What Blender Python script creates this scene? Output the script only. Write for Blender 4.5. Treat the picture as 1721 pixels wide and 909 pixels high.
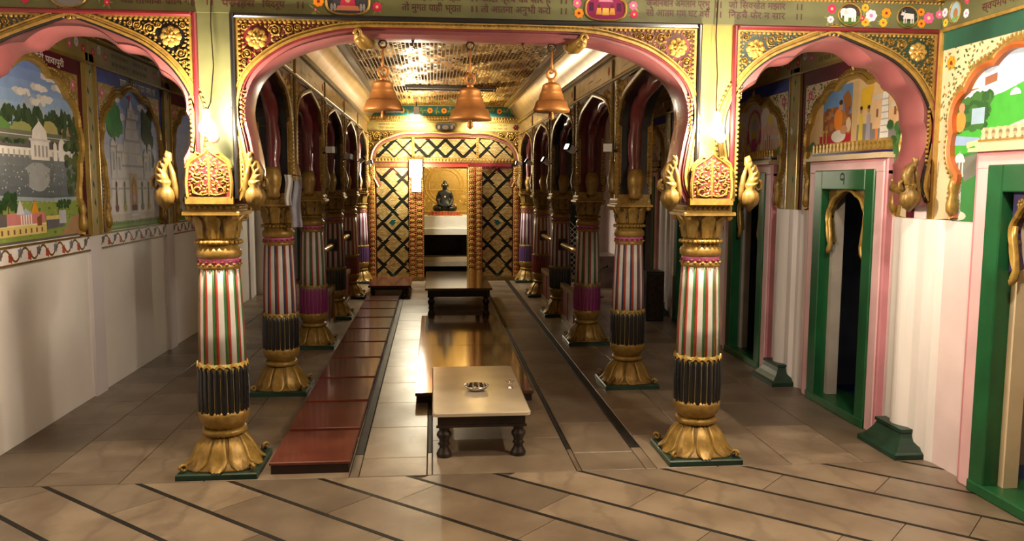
import bpy, bmesh, math, random
import numpy as np
from mathutils import Vector, Matrix
from math import sin, cos, pi, radians, atan2, hypot
random.seed(7)
scene = bpy.context.scene
COL = scene.collection
for o in list(bpy.data.objects): bpy.data.objects.remove(o)

# ------------------------------------------------------------------ camera, world, exposure, lights
CAM = Vector((-0.1806, 0.0, 1.5255)); F_PX = 1375.9; PITCH = .1049; YAW = .0965; ROLL = .0047
cd = bpy.data.cameras.new('camera'); cam = bpy.data.objects.new('camera', cd); COL.objects.link(cam)
cd.sensor_width = 36; cd.lens = 36*F_PX/1721; cd.clip_start = .05
Fv = Vector((sin(YAW)*cos(PITCH), cos(YAW)*cos(PITCH), -sin(PITCH))); Rv = Vector((cos(YAW), -sin(YAW), 0)); Uv = Rv.cross(Fv)
R2 = Rv*cos(ROLL)+Uv*sin(ROLL); U2 = -Rv*sin(ROLL)+Uv*cos(ROLL)
M = Matrix((R2, U2, -Fv)).transposed().to_4x4(); M.translation = CAM
cam.matrix_world = M; scene.camera = cam
w = bpy.data.worlds.new('world'); scene.world = w; w.use_nodes = True
w.node_tree.nodes['Background'].inputs[0].default_value = (1, .78, .52, 1)
w.node_tree.nodes['Background'].inputs[1].default_value = .03
vs = scene.view_settings
vs.view_transform = 'Standard'; vs.look = 'None'; vs.gamma = 1; vs.use_curve_mapping = False; vs.exposure = 0.3
WARM = (1, .80, .56); WARMW = (1, .88, .72)
E_BULB, E_BACK, E_SPOT, E_SANCT, E_HALL = 85, 200, 22, 60, 105

# ------------------------------------------------------------------ materials
MATS = {}
def mat(name, col, rough=.5, metal=0.0, var=.12, scale=8.0, bump=0.0, col2=None, spec=.5, emit=None, attr=False, rnd=0.0, coat=0.0, stretch=None):
    m = bpy.data.materials.new(name); m.use_nodes = True; nt = m.node_tree; N = nt.nodes; L = nt.links
    b = N['Principled BSDF']
    b.inputs['Roughness'].default_value = rough; b.inputs['Metallic'].default_value = metal
    b.inputs['Specular IOR Level'].default_value = spec; b.inputs['Coat Weight'].default_value = coat; b.inputs['Coat Roughness'].default_value = .08
    tc = N.new('ShaderNodeTexCoord'); nz = N.new('ShaderNodeTexNoise'); nz.inputs['Scale'].default_value = scale; nz.inputs['Detail'].default_value = 5
    if stretch:
        mp = N.new('ShaderNodeMapping'); mp.inputs['Scale'].default_value = stretch
        L.new(tc.outputs['Object'], mp.inputs[0]); L.new(mp.outputs[0], nz.inputs['Vector'])
    else: L.new(tc.outputs['Object'], nz.inputs['Vector'])
    mx = N.new('ShaderNodeMix'); mx.data_type = 'RGBA'
    if attr:
        at = N.new('ShaderNodeAttribute'); at.attribute_name = 'Col'
        hs = N.new('ShaderNodeHueSaturation'); L.new(at.outputs['Color'], hs.inputs['Color']); hs.inputs['Value'].default_value = 1-var*2
        L.new(at.outputs['Color'], mx.inputs[6]); L.new(hs.outputs[0], mx.inputs[7])
    else:
        c2 = col2 or tuple(c*(1-var*2.2) for c in col)
        mx.inputs[6].default_value = (*col, 1); mx.inputs[7].default_value = (*c2, 1)
    rp = N.new('ShaderNodeMapRange'); rp.inputs[1].default_value = .38; rp.inputs[2].default_value = .68
    L.new(nz.outputs['Fac'], rp.inputs[0]); L.new(rp.outputs[0], mx.inputs[0])
    out = mx.outputs[2]
    if rnd:
        oi = N.new('ShaderNodeObjectInfo'); h2 = N.new('ShaderNodeHueSaturation')
        r2 = N.new('ShaderNodeMapRange'); r2.inputs[3].default_value = 1-rnd; r2.inputs[4].default_value = 1+rnd*.6
        L.new(oi.outputs['Random'], r2.inputs[0]); L.new(r2.outputs[0], h2.inputs['Value']); L.new(out, h2.inputs['Color']); out = h2.outputs[0]
    L.new(out, b.inputs['Base Color'])
    if bump:
        bp = N.new('ShaderNodeBump'); bp.inputs['Strength'].default_value = bump; bp.inputs['Distance'].default_value = .01
        L.new(nz.outputs['Fac'], bp.inputs['Height']); L.new(bp.outputs[0], b.inputs['Normal'])
    if emit:
        b.inputs['Emission Color'].default_value = (*emit[0], 1); b.inputs['Emission Strength'].default_value = emit[1]
    MATS[name] = m; return m
mat('gold', (.35, .215, .048), .42, .30, .16, 30, .15)
mat('gold_bright', (.52, .335, .085), .34, .42, .1, 30, .1)
mat('gold_dark', (.215, .13, .03), .45, .3, .2, 25, .2)
mat('brass', (.42, .18, .05), .5, .6, .15, 9, .05)
mat('bronze', (.30, .19, .075), .28, .75, .2, 5, .05)
mat('beam_gold', (.36, .235, .075), .32, .5, .25, 6, .08)
mat('brass_rail', (.55, .33, .10), .25, .9, .1, 9)
mat('maroon', (.165, .032, .036), .28, 0, .12, 6, coat=.4)
mat('pink_maroon', (.235, .075, .080), .35, 0, .1, 6, coat=.2)
mat('dark_red', (.13, .010, .012), .5, 0, .2, 12)
mat('bright_red', (.13, .007, .013), .4, 0, .1, 12)
mat('dark_green', (.012, .045, .028), .4, 0, .2, 12)
mat('black', (.008, .008, .010), .3, 0, .1, 12)
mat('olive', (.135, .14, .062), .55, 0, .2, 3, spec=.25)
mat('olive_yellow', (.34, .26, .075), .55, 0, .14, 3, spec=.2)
mat('white_wall', (.80, .775, .76), .55, 0, .05, 1.6, .03)
mat('lilac', (.70, .66, .71), .5, 0, .04, 2)
mat('pink_wall', (.80, .655, .68), .5, 0, .07, 2.5)
mat('pink_face', (.74, .47, .51), .45, 0, .06, 4)
mat('pink_trim', (.60, .25, .30), .45, 0, .08, 4)
mat('white_gloss', (.80, .765, .77), .4, 0, .06, 2, stretch=(4, 4, .6))
mat('door_green', (.012, .105, .035), .35, 0, .15, 5)
mat('slate_blue', (.15, .18, .28), .5, 0, .25, 3)
mat('deep_blue', (.02, .07, .30), .4, 0, .3, 6)
mat('cream', (.62, .50, .33), .5, 0, .08, 4)
mat('grey_jamb', (.42, .38, .34), .5, 0, .12, 4)
mat('marble', (.225, .178, .128), .20, 0, .2, 2.6, .02, col2=(.13, .095, .066), rnd=.34)
mat('marble_top', (.42, .36, .27), .14, 0, .06, 5)
mat('altar_marble', (.72, .70, .68), .25, 0, .05, 5)
mat('grout', (.10, .07, .045), .7, 0, .2, 8)
mat('black_stone', (.020, .017, .014), .55, 0, .3, 8, spec=.2)
mat('red_board', (.155, .040, .024), .22, 0, .18, 5, coat=.25, rnd=.1)
mat('board_edge', (.022, .008, .006), .5, 0, .2, 6)
mat('dark_wood', (.028, .016, .012), .35, 0, .3, 10)
mat('lacquer', (.20, .085, .028), .10, .25, .25, 3, coat=.8)
mat('lacquer_table', (.24, .13, .04), .12, .3, .2, 4, coat=.8)
mat('silver', (.75, .72, .68), .18, 1, .05, 20)
mat('white_flute', (.62, .60, .58), .4, 0, .06, 10)
mat('rib_red', (.42, .045, .03), .4, 0, .1, 10)
mat('rib_green', (.03, .16, .05), .4, 0, .1, 10)
mat('rib_blue', (.03, .05, .13), .4, 0, .1, 10)
mat('rib_pink', (.46, .10, .24), .4, 0, .1, 10)
mat('rib_orange', (.45, .12, .03), .4, 0, .1, 10)
mat('magenta', (.23, .012, .13), .35, 0, .1, 10)
mat('purple', (.10, .045, .16), .35, 0, .1, 10)
mat('wine', (.20, .018, .02), .35, 0, .1, 10)
mat('paint', (1, 1, 1), .6, 0, .05, 14, attr=True, spec=.12)
mat('mosaic_wall', (1, 1, 1), .28, .35, .05, 40, attr=True)
mat('mosaic', (1, 1, 1), .2, .75, .05, 40, attr=True)
mat('letter', (.06, .008, .008), .6, 0, .1, 10)
mat('letter_white', (.7, .68, .64), .5, 0, .05, 10)
mat('letter_brown', (.12, .07, .02), .5, 0, .05, 10)
mat('maroon_board', (.10, .012, .02), .55, 0, .1, 5, spec=.15)
mat('blue_border', (.03, .045, .30), .55, 0, .12, 5, spec=.15)
mat('green_border', (.02, .085, .055), .5, 0, .2, 3, spec=.25)
mat('purple_blue', (.035, .02, .12), .4, 0, .2, 8)
mat('stone_idol', (.008, .008, .009), .42, 0, .1, 10, spec=.25)
mat('white_plastic', (.72, .72, .72), .4, 0, .03, 10)
mat('black_plastic', (.012, .012, .012), .4, 0, .1, 10)
mat('cloth', (.33, .33, .40), .8, 0, .08, 20)
mat('iron', (.05, .03, .02), .4, .7, .2, 20)
mat('teal', (.02, .12, .10), .4, 0, .1, 10)
mat('bulb_glow', (1, .9, .75), .4, 0, 0, 5, emit=((1, .9, .72), 90))
mat('lamp_glow', (1, .95, .85), .4, 0, 0, 5, emit=((1, .92, .72), 22))
mat('spot_glow', (1, .95, .9), .4, 0, 0, 5, emit=((1, .93, .8), 12))
mat('grey_stone', (.17, .13, .12), .35, 0, .25, 6)
mat('red_panel', (.16, .012, .016), .35, 0, .15, 6)
gm = bpy.data.materials.new('bulb_glass'); gm.use_nodes = True
def marble_stains(m, base, dirt, vein):
    nt = m.node_tree; N = nt.nodes; L = nt.links; b = N['Principled BSDF']; src = b.inputs['Base Color'].links[0].from_socket
    g = N.new('ShaderNodeNewGeometry'); n1 = N.new('ShaderNodeTexNoise'); n1.inputs['Scale'].default_value = 1.7; n1.inputs['Detail'].default_value = 8; n1.inputs['Roughness'].default_value = .65
    r1 = N.new('ShaderNodeMapRange'); r1.inputs[1].default_value = .50; r1.inputs[2].default_value = .74; r1.inputs[4].default_value = .75
    w1 = N.new('ShaderNodeTexWave'); w1.inputs['Scale'].default_value = 1.3; w1.inputs['Distortion'].default_value = 9; w1.inputs['Detail'].default_value = 4; w1.inputs['Detail Scale'].default_value = 1.6
    r2 = N.new('ShaderNodeMapRange'); r2.inputs[1].default_value = .86; r2.inputs[2].default_value = 1.0; r2.inputs[4].default_value = .55
    oi = N.new('ShaderNodeObjectInfo'); ad = N.new('ShaderNodeVectorMath'); ad.operation = 'MULTIPLY_ADD'; ad.inputs[1].default_value = (7, 5, 3)
    L.new(oi.outputs['Random'], ad.inputs[0]); L.new(g.outputs['Position'], ad.inputs[2])
    L.new(g.outputs['Position'], n1.inputs['Vector']); L.new(ad.outputs[0], w1.inputs['Vector']); L.new(n1.outputs['Fac'], r1.inputs[0]); L.new(w1.outputs['Fac'], r2.inputs[0])
    for fac, c in ((r1, dirt), (r2, vein)):
        x = N.new('ShaderNodeMix'); x.data_type = 'RGBA'; L.new(fac.outputs[0], x.inputs[0]); L.new(src, x.inputs[6]); x.inputs[7].default_value = (*c, 1); src = x.outputs[2]
    L.new(src, b.inputs['Base Color'])
    rr_ = N.new('ShaderNodeMapRange'); rr_.inputs[3].default_value = .22; rr_.inputs[4].default_value = .5; L.new(n1.outputs['Fac'], rr_.inputs[0]); L.new(rr_.outputs[0], b.inputs['Roughness'])
marble_stains(MATS['marble'], None, (.095, .065, .042), (.13, .10, .072))
MATS['bulb_glass'] = gm; gb = gm.node_tree.nodes['Principled BSDF']; gb.inputs['Base Color'].default_value = (.95, .93, .88, 1); gb.inputs['Roughness'].default_value = .25; gb.inputs['Transmission Weight'].default_value = .6

# ------------------------------------------------------------------ mesh builder
class Frame:
    def __init__(s, o, U, V, N): s.o, s.U, s.V, s.N = Vector(o), Vector(U), Vector(V), Vector(N)
    def p(s, u, v, n=0.0): return s.o+s.U*u+s.V*v+s.N*n
    def at(s, u, v=0.0, n=0.0): return Frame(s.p(u, v, n), s.U, s.V, s.N)
XZ = Frame((0, 0, 0), (1, 0, 0), (0, 0, 1), (0, -1, 0))
GROUND = Frame((0, 0, 0), (1, 0, 0), (0, 1, 0), (0, 0, 1))
class MB:
    def __init__(s, m='gold'): s.v = []; s.f = []; s.mi = []; s.c = []; s.mats = []; s.use(m); s.col = (1, 1, 1); s.sm = []; s.smooth = False
    def use(s, m):
        if m not in s.mats: s.mats.append(m)
        s.cur = s.mats.index(m); return s
    def add(s, vs, fs):
        k = len(s.v); s.v += [tuple(v) for v in vs]
        for f in fs: s.f.append([i+k for i in f]); s.mi.append(s.cur); s.c.append(s.col); s.sm.append(s.smooth)
        return s
    def box(s, x0, x1, y0, y1, z0, z1):
        return s.add([(x, y, z) for z in (z0, z1) for y in (y0, y1) for x in (x0, x1)], [(0, 2, 3, 1), (4, 5, 7, 6), (0, 1, 5, 4), (2, 6, 7, 3), (0, 4, 6, 2), (1, 3, 7, 5)])
    def fbox(s, F, u0, u1, v0, v1, n0, n1):
        return s.add([F.p(u, v, n) for n in (n0, n1) for v in (v0, v1) for u in (u0, u1)], [(0, 2, 3, 1), (4, 5, 7, 6), (0, 1, 5, 4), (2, 6, 7, 3), (0, 4, 6, 2), (1, 3, 7, 5)])
    def cbox(s, F, u0, u1, v0, v1, n0, n1, b=.006):   # front-chamfered box
        vs = [F.p(u, v, n0) for v in (v0, v1) for u in (u0, u1)]+[F.p(u, v, n1-b) for v in (v0, v1) for u in (u0, u1)]
        vs += [F.p(u, v, n1) for v in (v0+b, v1-b) for u in (u0+b, u1-b)]
        fs = [(0, 2, 3, 1), (8, 9, 11, 10)]
        for k in (0, 4):
            for a, c in ((0, 1), (1, 3), (3, 2), (2, 0)): fs.append((a+k, c+k, c+k+4, a+k+4))
        return s.add(vs, fs)
    def lathe(s, prof, n=24, org=(0, 0, 0), mod=None, a0=0, a1=2*pi):
        full = abs(a1-a0-2*pi) < 1e-6; m = n if full else n+1; vs = []
        for r, z in prof:
            for i in range(m):
                a = a0+(a1-a0)*i/n; rr = r*(mod(a, z) if mod else 1)
                vs.append((org[0]+rr*cos(a), org[1]+rr*sin(a), org[2]+z))
        fs = []
        for j in range(len(prof)-1):
            for i in range(n):
                i2 = (i+1) % m; fs.append((j*m+i, j*m+i2, (j+1)*m+i2, (j+1)*m+i))
        if full:
            if prof[0][0] > 1e-4: fs.append(tuple(range(m))[::-1])
            if prof[-1][0] > 1e-4: fs.append(tuple((len(prof)-1)*m+i for i in range(m)))
        return s.add(vs, fs)
    def tube(s, path, r, n=8, cap=True):
        P = [Vector(p) for p in path]; vs = []; fs = []; nr = None
        for i, p in enumerate(P):
            t = (P[min(i+1, len(P)-1)]-P[max(i-1, 0)]).normalized()
            if nr is None: nr = t.orthogonal().normalized()
            nr = (nr-t*nr.dot(t)).normalized(); b = t.cross(nr); rr = r[i] if isinstance(r, (list, tuple)) else r
            for k in range(n): a = 2*pi*k/n; vs.append(p+nr*(rr*cos(a))+b*(rr*sin(a)))
        for i in range(len(P)-1):
            for k in range(n): k2 = (k+1) % n; fs.append((i*n+k, i*n+k2, (i+1)*n+k2, (i+1)*n+k))
        if cap: fs += [tuple(range(n))[::-1], tuple((len(P)-1)*n+k for k in range(n))]
        return s.add(vs, fs)
    def prism(s, F, poly, n0, n1):
        k = len(poly); vs = [F.p(u, v, n0) for u, v in poly]+[F.p(u, v, n1) for u, v in poly]
        fs = [tuple(range(k))[::-1], tuple(range(k, 2*k))]+[(i, (i+1) % k, (i+1) % k+k, i+k) for i in range(k)]
        return s.add(vs, fs)
    def band(s, F, A, B, n0, n1, mid=None):     # solid ribbon between two open curves; mid = extra height of a crown line
        k = len(A); vs = [F.p(*a, n0) for a in A]+[F.p(*b, n0) for b in B]+[F.p(*a, n1) for a in A]+[F.p(*b, n1) for b in B]; fs = []
        if mid: vs += [F.p((a[0]+b[0])/2, (a[1]+b[1])/2, n1+mid) for a, b in zip(A, B)]
        for i in range(k-1):
            fs += [(i, i+1, 2*k+i+1, 2*k+i), (k+i, 3*k+i, 3*k+i+1, k+i+1)]
            if mid: fs += [(2*k+i, 2*k+i+1, 4*k+i+1, 4*k+i), (4*k+i, 4*k+i+1, 3*k+i+1, 3*k+i)]
            else: fs.append((2*k+i, 2*k+i+1, 3*k+i+1, 3*k+i))
        return s.add(vs, fs)
    def ball(s, c, r, n=10, m=6, sq=(1, 1, 1)):
        vs = [(c[0], c[1], c[2]-r*sq[2])]; fs = []
        for j in range(1, m):
            t = pi*j/m
            for i in range(n): a = 2*pi*i/n; vs.append((c[0]+r*sq[0]*sin(t)*cos(a), c[1]+r*sq[1]*sin(t)*sin(a), c[2]-r*sq[2]*cos(t)))
        vs.append((c[0], c[1], c[2]+r*sq[2])); T = len(vs)-1
        for i in range(n): fs += [(0, 1+(i+1) % n, 1+i), (T, 1+(m-2)*n+i, 1+(m-2)*n+(i+1) % n)]
        for j in range(m-2):
            for i in range(n): i2 = (i+1) % n; fs.append((1+j*n+i, 1+j*n+i2, 1+(j+1)*n+i2, 1+(j+1)*n+i))
        return s.add(vs, fs)
    def bead(s, F, u, v, r, h, n=6, n0=0):
        vs = [F.p(u+r*cos(2*pi*i/n), v+r*sin(2*pi*i/n), n0) for i in range(n)]+[F.p(u+.6*r*cos(2*pi*i/n), v+.6*r*sin(2*pi*i/n), n0+h*.8) for i in range(n)]+[F.p(u, v, n0+h)]
        return s.add(vs, [(i, (i+1) % n, n+(i+1) % n, n+i) for i in range(n)]+[(n+i, n+(i+1) % n, 2*n) for i in range(n)])
    def beads(s, F, p0, p1, sp, r, h, n0=0):
        L = hypot(p1[0]-p0[0], p1[1]-p0[1]); k = max(1, int(L/sp))
        for i in range(k): t = (i+.5)/k; s.bead(F, p0[0]+(p1[0]-p0[0])*t, p0[1]+(p1[1]-p0[1])*t, r, h, 6, n0)
        return s
    def ridge(s, F, pts, w, h, n0=0):           # raised ribbon with a crest
        k = len(pts); vs = []
        for i, (u, v) in enumerate(pts):
            a = pts[max(i-1, 0)]; b = pts[min(i+1, k-1)]; d = hypot(b[0]-a[0], b[1]-a[1]) or 1; nx, ny = -(b[1]-a[1])/d, (b[0]-a[0])/d
            ww = w[i] if isinstance(w, list) else w
            vs += [F.p(u+nx*ww, v+ny*ww, n0), F.p(u, v, n0+h), F.p(u-nx*ww, v-ny*ww, n0)]
        fs = []
        for i in range(k-1): fs += [(3*i, 3*i+3, 3*i+4, 3*i+1), (3*i+1, 3*i+4, 3*i+5, 3*i+2)]
        return s.add(vs, fs)
    def leaf(s, F, u, v, a, l, w, h, n0=0):
        c, d = cos(a), sin(a); q = lambda x, y, n: F.p(u+x*c-y*d, v+x*d+y*c, n0+n)
        return s.add([q(0, 0, 0), q(l*.5, w, 0), q(l, 0, 0), q(l*.5, -w, 0), q(l*.45, 0, h)], [(0, 4, 1), (1, 4, 2), (2, 4, 3), (3, 4, 0)])
    def rosette(s, F, u, v, r, h, n=8, n0=0):
        for i in range(n): s.bead(F, u+.62*r*cos(2*pi*i/n), v+.62*r*sin(2*pi*i/n), r*.36, h, 8, n0)
        return s.bead(F, u, v, r*.42, h*1.4, 8, n0)
    def flat(s, F, poly, n, col):
        s.col = col; s.k = getattr(s, 'k', 0)+1; n += s.k*3e-6; return s.add([F.p(u, v, n) for u, v in poly], [tuple(range(len(poly)))])
    def build(s, name, parent=None, smooth=False, cache=None):
        me = bpy.data.meshes.new(name); off = parent_org(parent)
        me.from_pydata([(v[0]-off[0], v[1]-off[1], v[2]-off[2]) for v in s.v], [], s.f)
        for m in s.mats: me.materials.append(MATS[m])
        me.polygons.foreach_set('material_index', s.mi)
        me.polygons.foreach_set('use_smooth', [True]*len(s.f) if smooth else s.sm)
        if any(m in ('paint', 'mosaic', 'mosaic_wall') for m in s.mats):
            ca = me.color_attributes.new('Col', 'FLOAT_COLOR', 'CORNER'); buf = []
            for f, c in zip(s.f, s.c): buf += [*c, 1.0]*len(f)
            ca.data.foreach_set('color', buf)
        me.update(); return link(name, me, parent)
ORG = {}
def parent_org(p):
    o = Vector((0, 0, 0))
    while p: o += Vector(ORG.get(p.name, (0, 0, 0))); p = p.parent
    return o
def link(name, data, parent=None, loc=None, rotz=0):
    o = bpy.data.objects.new(name, data); COL.objects.link(o); o.parent = parent
    if loc is not None: o.location = loc
    o.rotation_euler = (0, 0, rotz); return o
def thing(name, label, cat, loc=(0, 0, 0), group=None, kind=None):
    o = link(name, None, None, loc); o['kind'] = 'thing'; ORG[o.name] = tuple(loc); o.empty_display_size = .05
    tag(o, label, cat, group, kind); return o
def tag(o, label=None, cat=None, group=None, kind=None):
    if label: o['label'] = label
    if cat: o['category'] = cat
    if group: o['group'] = group
    if kind: o['kind'] = kind
    return o
def struct(name, mb, label, cat, smooth=False): return tag(mb.build(name, None, smooth), label, cat, None, 'structure')
def lamp(name, kind, loc, energy, col=WARM, size=.05, target=None, angle=90, parent=None):
    ld = bpy.data.lights.new(name, kind); ld.energy = energy; ld.color = col
    if kind == 'AREA': ld.size = size; ld.shape = 'DISK'
    else: ld.shadow_soft_size = size
    if kind == 'SPOT': ld.spot_size = radians(angle); ld.spot_blend = .6
    o = bpy.data.objects.new(name, ld); COL.objects.link(o); o.location = loc
    if target: o.rotation_euler = (Vector(target)-Vector(loc)).to_track_quat('-Z', 'Y').to_euler()
    if parent: o.parent = parent; o.location = Vector(loc)-parent_org(parent)
    return o
def text(name, body, F, u, v, size, m, parent, n=.002, align='LEFT', width=None, extr=.0006):
    c = bpy.data.curves.new(name, 'FONT'); c.body = body; c.size = size; c.resolution_u = 1; c.extrude = extr/size; c.align_x = align; c.offset = .010*size
    t = bpy.data.objects.new(name, c); COL.objects.link(t); bpy.context.view_layer.update()
    me = bpy.data.meshes.new_from_object(t.evaluated_get(bpy.context.evaluated_depsgraph_get())); bpy.data.objects.remove(t); bpy.data.curves.remove(c)
    xs = [q.co.x for q in me.vertices]; k = 1.0
    if width and xs: k = width/(max(xs)-min(xs))
    off = parent_org(parent)
    for q in me.vertices: q.co = F.p(u+q.co.x*k, v+q.co.y, n+q.co.z*size)-off
    me.materials.clear(); me.materials.append(MATS[m]); me.name = name
    return link(name, me, parent)
def strokes(F, u, v, w_, h, m, parent, n, seed):
    """a line of writing too faint to read: word bars with short strokes hanging from them"""
    rr = random.Random(seed); b = MB(m); x = u; t = h*.13
    while x < u+w_-h*.8:
        L = min(rr.uniform(1.4, 3.2)*h, u+w_-x); b.fbox(F, x, x+L, v+h-t, v+h, n-.0005, n+.0006); q = x+h*.25
        while q < x+L:
            b.fbox(F, q, q+t, v, v+h-t, n-.0005, n+.0005)
            if rr.random() < .6: z = v+rr.uniform(.15, .55)*h; b.fbox(F, max(x, q-h*.3), q, z, z+t, n-.0005, n+.0005)
            q += rr.uniform(.35, .55)*h
        x += L+h*.5
    return tag(b.build('lettering', parent), kind='stuff')
# ---- curves
def catmull(P, n=8):
    P = [P[0]]+list(P)+[P[-1]]; out = []
    for i in range(1, len(P)-2):
        p0, p1, p2, p3 = P[i-1:i+3]
        for k in range(n):
            t = k/n; out.append(tuple(.5*(2*b+(c-a)*t+(2*a-5*b+4*c-d)*t*t+(3*b-a-3*c+d)*t**3) for a, b, c, d in zip(p0, p1, p2, p3)))
    return out+[tuple(P[-2])]
def offset(C, d):
    out = []
    for i, (u, v) in enumerate(C):
        a = C[max(i-1, 0)]; b = C[min(i+1, len(C)-1)]; L = hypot(b[0]-a[0], b[1]-a[1]) or 1
        out.append((u-(b[1]-a[1])/L*d, v+(b[0]-a[0])/L*d))
    return out
def resample(C, n):
    D = [0]
    for a, b in zip(C, C[1:]): D.append(D[-1]+hypot(b[0]-a[0], b[1]-a[1]))
    out = []; j = 0
    for i in range(n):
        t = D[-1]*i/(n-1)
        while j < len(D)-2 and D[j+1] < t: j += 1
        k = (t-D[j])/((D[j+1]-D[j]) or 1); out.append((C[j][0]+(C[j+1][0]-C[j][0])*k, C[j][1]+(C[j+1][1]-C[j][1])*k))
    return out
def arch(c, half, lobes=4, depth=.012, n=12):
    """left-to-right arch curve: half = right half from foot to apex as (du, z); lobed outward"""
    H = resample(catmull(half, 8), lobes*n+1)
    if depth:
        O = offset(H, -1.0); R = []
        for i, (h, o) in enumerate(zip(H, O)):
            k = depth*abs(sin(pi*i/n)); R.append((h[0]+(o[0]-h[0])*k, h[1]+(o[1]-h[1])*k))
        H = R
    return [(c-u, z) for u, z in H]+[(c+u, z) for u, z in H[::-1]][1:]
def inpoly(P, u, v):
    r = False; j = len(P)-1
    for i in range(len(P)):
        if (P[i][1] > v) != (P[j][1] > v) and u < (P[j][0]-P[i][0])*(v-P[i][1])/(P[j][1]-P[i][1])+P[i][0]: r = not r
        j = i
    return r
def clip(poly, a, b, c):           # keep a*u+b*v<=c
    out = []
    for i in range(len(poly)):
        p, q = poly[i], poly[(i+1) % len(poly)]; dp = a*p[0]+b*p[1]-c; dq = a*q[0]+b*q[1]-c
        if dp <= 0: out.append(p)
        if dp*dq < 0: t = dp/(dp-dq); out.append((p[0]+(q[0]-p[0])*t, p[1]+(q[1]-p[1])*t))
    return out
def scrolls(mb, F, poly, seed, rmax, rmin, tries=900, h=.007, n0=0, avoid=()):
    """fill a flat region with carved scrolls: circles packed by clearance, one spiral with leaves in each"""
    rg = random.Random(seed); P = np.array(poly); Q = np.roll(P, -1, 0); st = max(.004, rmin*.7)
    g = np.stack(np.meshgrid(np.arange(P[:, 0].min(), P[:, 0].max(), st), np.arange(P[:, 1].min(), P[:, 1].max(), st)), -1).reshape(-1, 2)
    ins = np.zeros(len(g), bool); cl = np.full(len(g), 1e9)
    for (x0, y0), (x1, y1) in zip(P, Q):
        if y0 != y1: ins ^= ((y0 > g[:, 1]) != (y1 > g[:, 1])) & (g[:, 0] < (x1-x0)*(g[:, 1]-y0)/(y1-y0)+x0)
        d = np.array((x1-x0, y1-y0)); L2 = max(d@d, 1e-12); t = np.clip(((g-(x0, y0))@d)/L2, 0, 1)[:, None]; cl = np.minimum(cl, np.linalg.norm(g-((x0, y0)+t*d), axis=1))
    g, cl = g[ins], cl[ins]
    for a, b, c in avoid: cl = np.minimum(cl, np.hypot(g[:, 0]-a, g[:, 1]-b)-c)
    jit = np.random.RandomState(seed).uniform(.82, 1, len(g)); done = []
    while len(g):
        k = int(np.argmax(np.minimum(cl, rmax)*jit)); r = min(cl[k], rmax)
        if r < rmin: break
        u, v = map(float, g[k]); r = float(r); done.append((u, v, r)); cl = np.minimum(cl, np.hypot(g[:, 0]-u, g[:, 1]-v)-r*.97); m = cl > rmin*.9; g, cl, jit = g[m], cl[m], jit[m]
        s = rg.choice((-1, 1)); a0 = rg.uniform(0, 2*pi)
        if r < .013: mb.leaf(F, u-r*cos(a0), v-r*sin(a0), a0, r*2.1, r*.7, h*.9, n0); continue
        N = 13; pts = []; ws = []
        for i in range(N):
            t = i/(N-1); a = a0+s*t*3.4*pi*.9; q = r*(.95-.62*t); pts.append((u+q*cos(a), v+q*sin(a))); ws.append(max(.0042, r*(.16-.05*t)))
        mb.ridge(F, pts, ws, h, n0)
        for i in range(5):
            a = a0+2*pi*i/5+.3; mb.leaf(F, u+r*.55*cos(a), v+r*.55*sin(a), a+s*.8, r*.62, r*.25, h*.9, n0)
        mb.bead(F, u, v, r*.36, h*1.1, 6, n0)
    return done
def skinned(name, verts, edges, radii, m, parent, loc, root=0, sub=2):
    me = bpy.data.meshes.new(name); me.from_pydata(verts, edges, []); o = bpy.data.objects.new(name, me); COL.objects.link(o)
    o.modifiers.new('s', 'SKIN')
    for i, r in enumerate(radii): me.skin_vertices[0].data[i].radius = r if isinstance(r, tuple) else (r, r)
    for i in range(len(verts)): me.skin_vertices[0].data[i].use_root = (i == root)
    sb = o.modifiers.new('u', 'SUBSURF'); sb.levels = sub; sb.render_levels = sub
    bpy.context.view_layer.update(); m2 = bpy.data.meshes.new_from_object(o.evaluated_get(bpy.context.evaluated_depsgraph_get()))
    bpy.data.objects.remove(o); m2.materials.clear(); m2.materials.append(MATS[m]); m2.name = name
    for p in m2.polygons: p.use_smooth = True
    return link(name, m2, parent, loc)

# ------------------------------------------------------------------ layout constants (metres)
CX = 1.30; Y0 = 4.417; DY = 1.672; YF = 4.30; YB = 12.95; XL = -2.60; XR = 2.57; ZC = 2.75; TH = .24
CY = [Y0+i*DY for i in range(6)]
FRONT = Frame((0, YF, 0), (1, 0, 0), (0, 0, 1), (0, -1, 0))
LEFT = Frame((XL, 0, 0), (0, 1, 0), (0, 0, 1), (1, 0, 0))
BACK = Frame((0, YB, 0), (1, 0, 0), (0, 0, 1), (0, -1, 0))
def RIGHT(yc): return Frame((XR, yc, 0), (0, -1, 0), (0, 0, 1), (-1, 0, 0))
def LEFTC(yc): return Frame((XL, yc, 0), (0, 1, 0), (0, 0, 1), (1, 0, 0))

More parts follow.
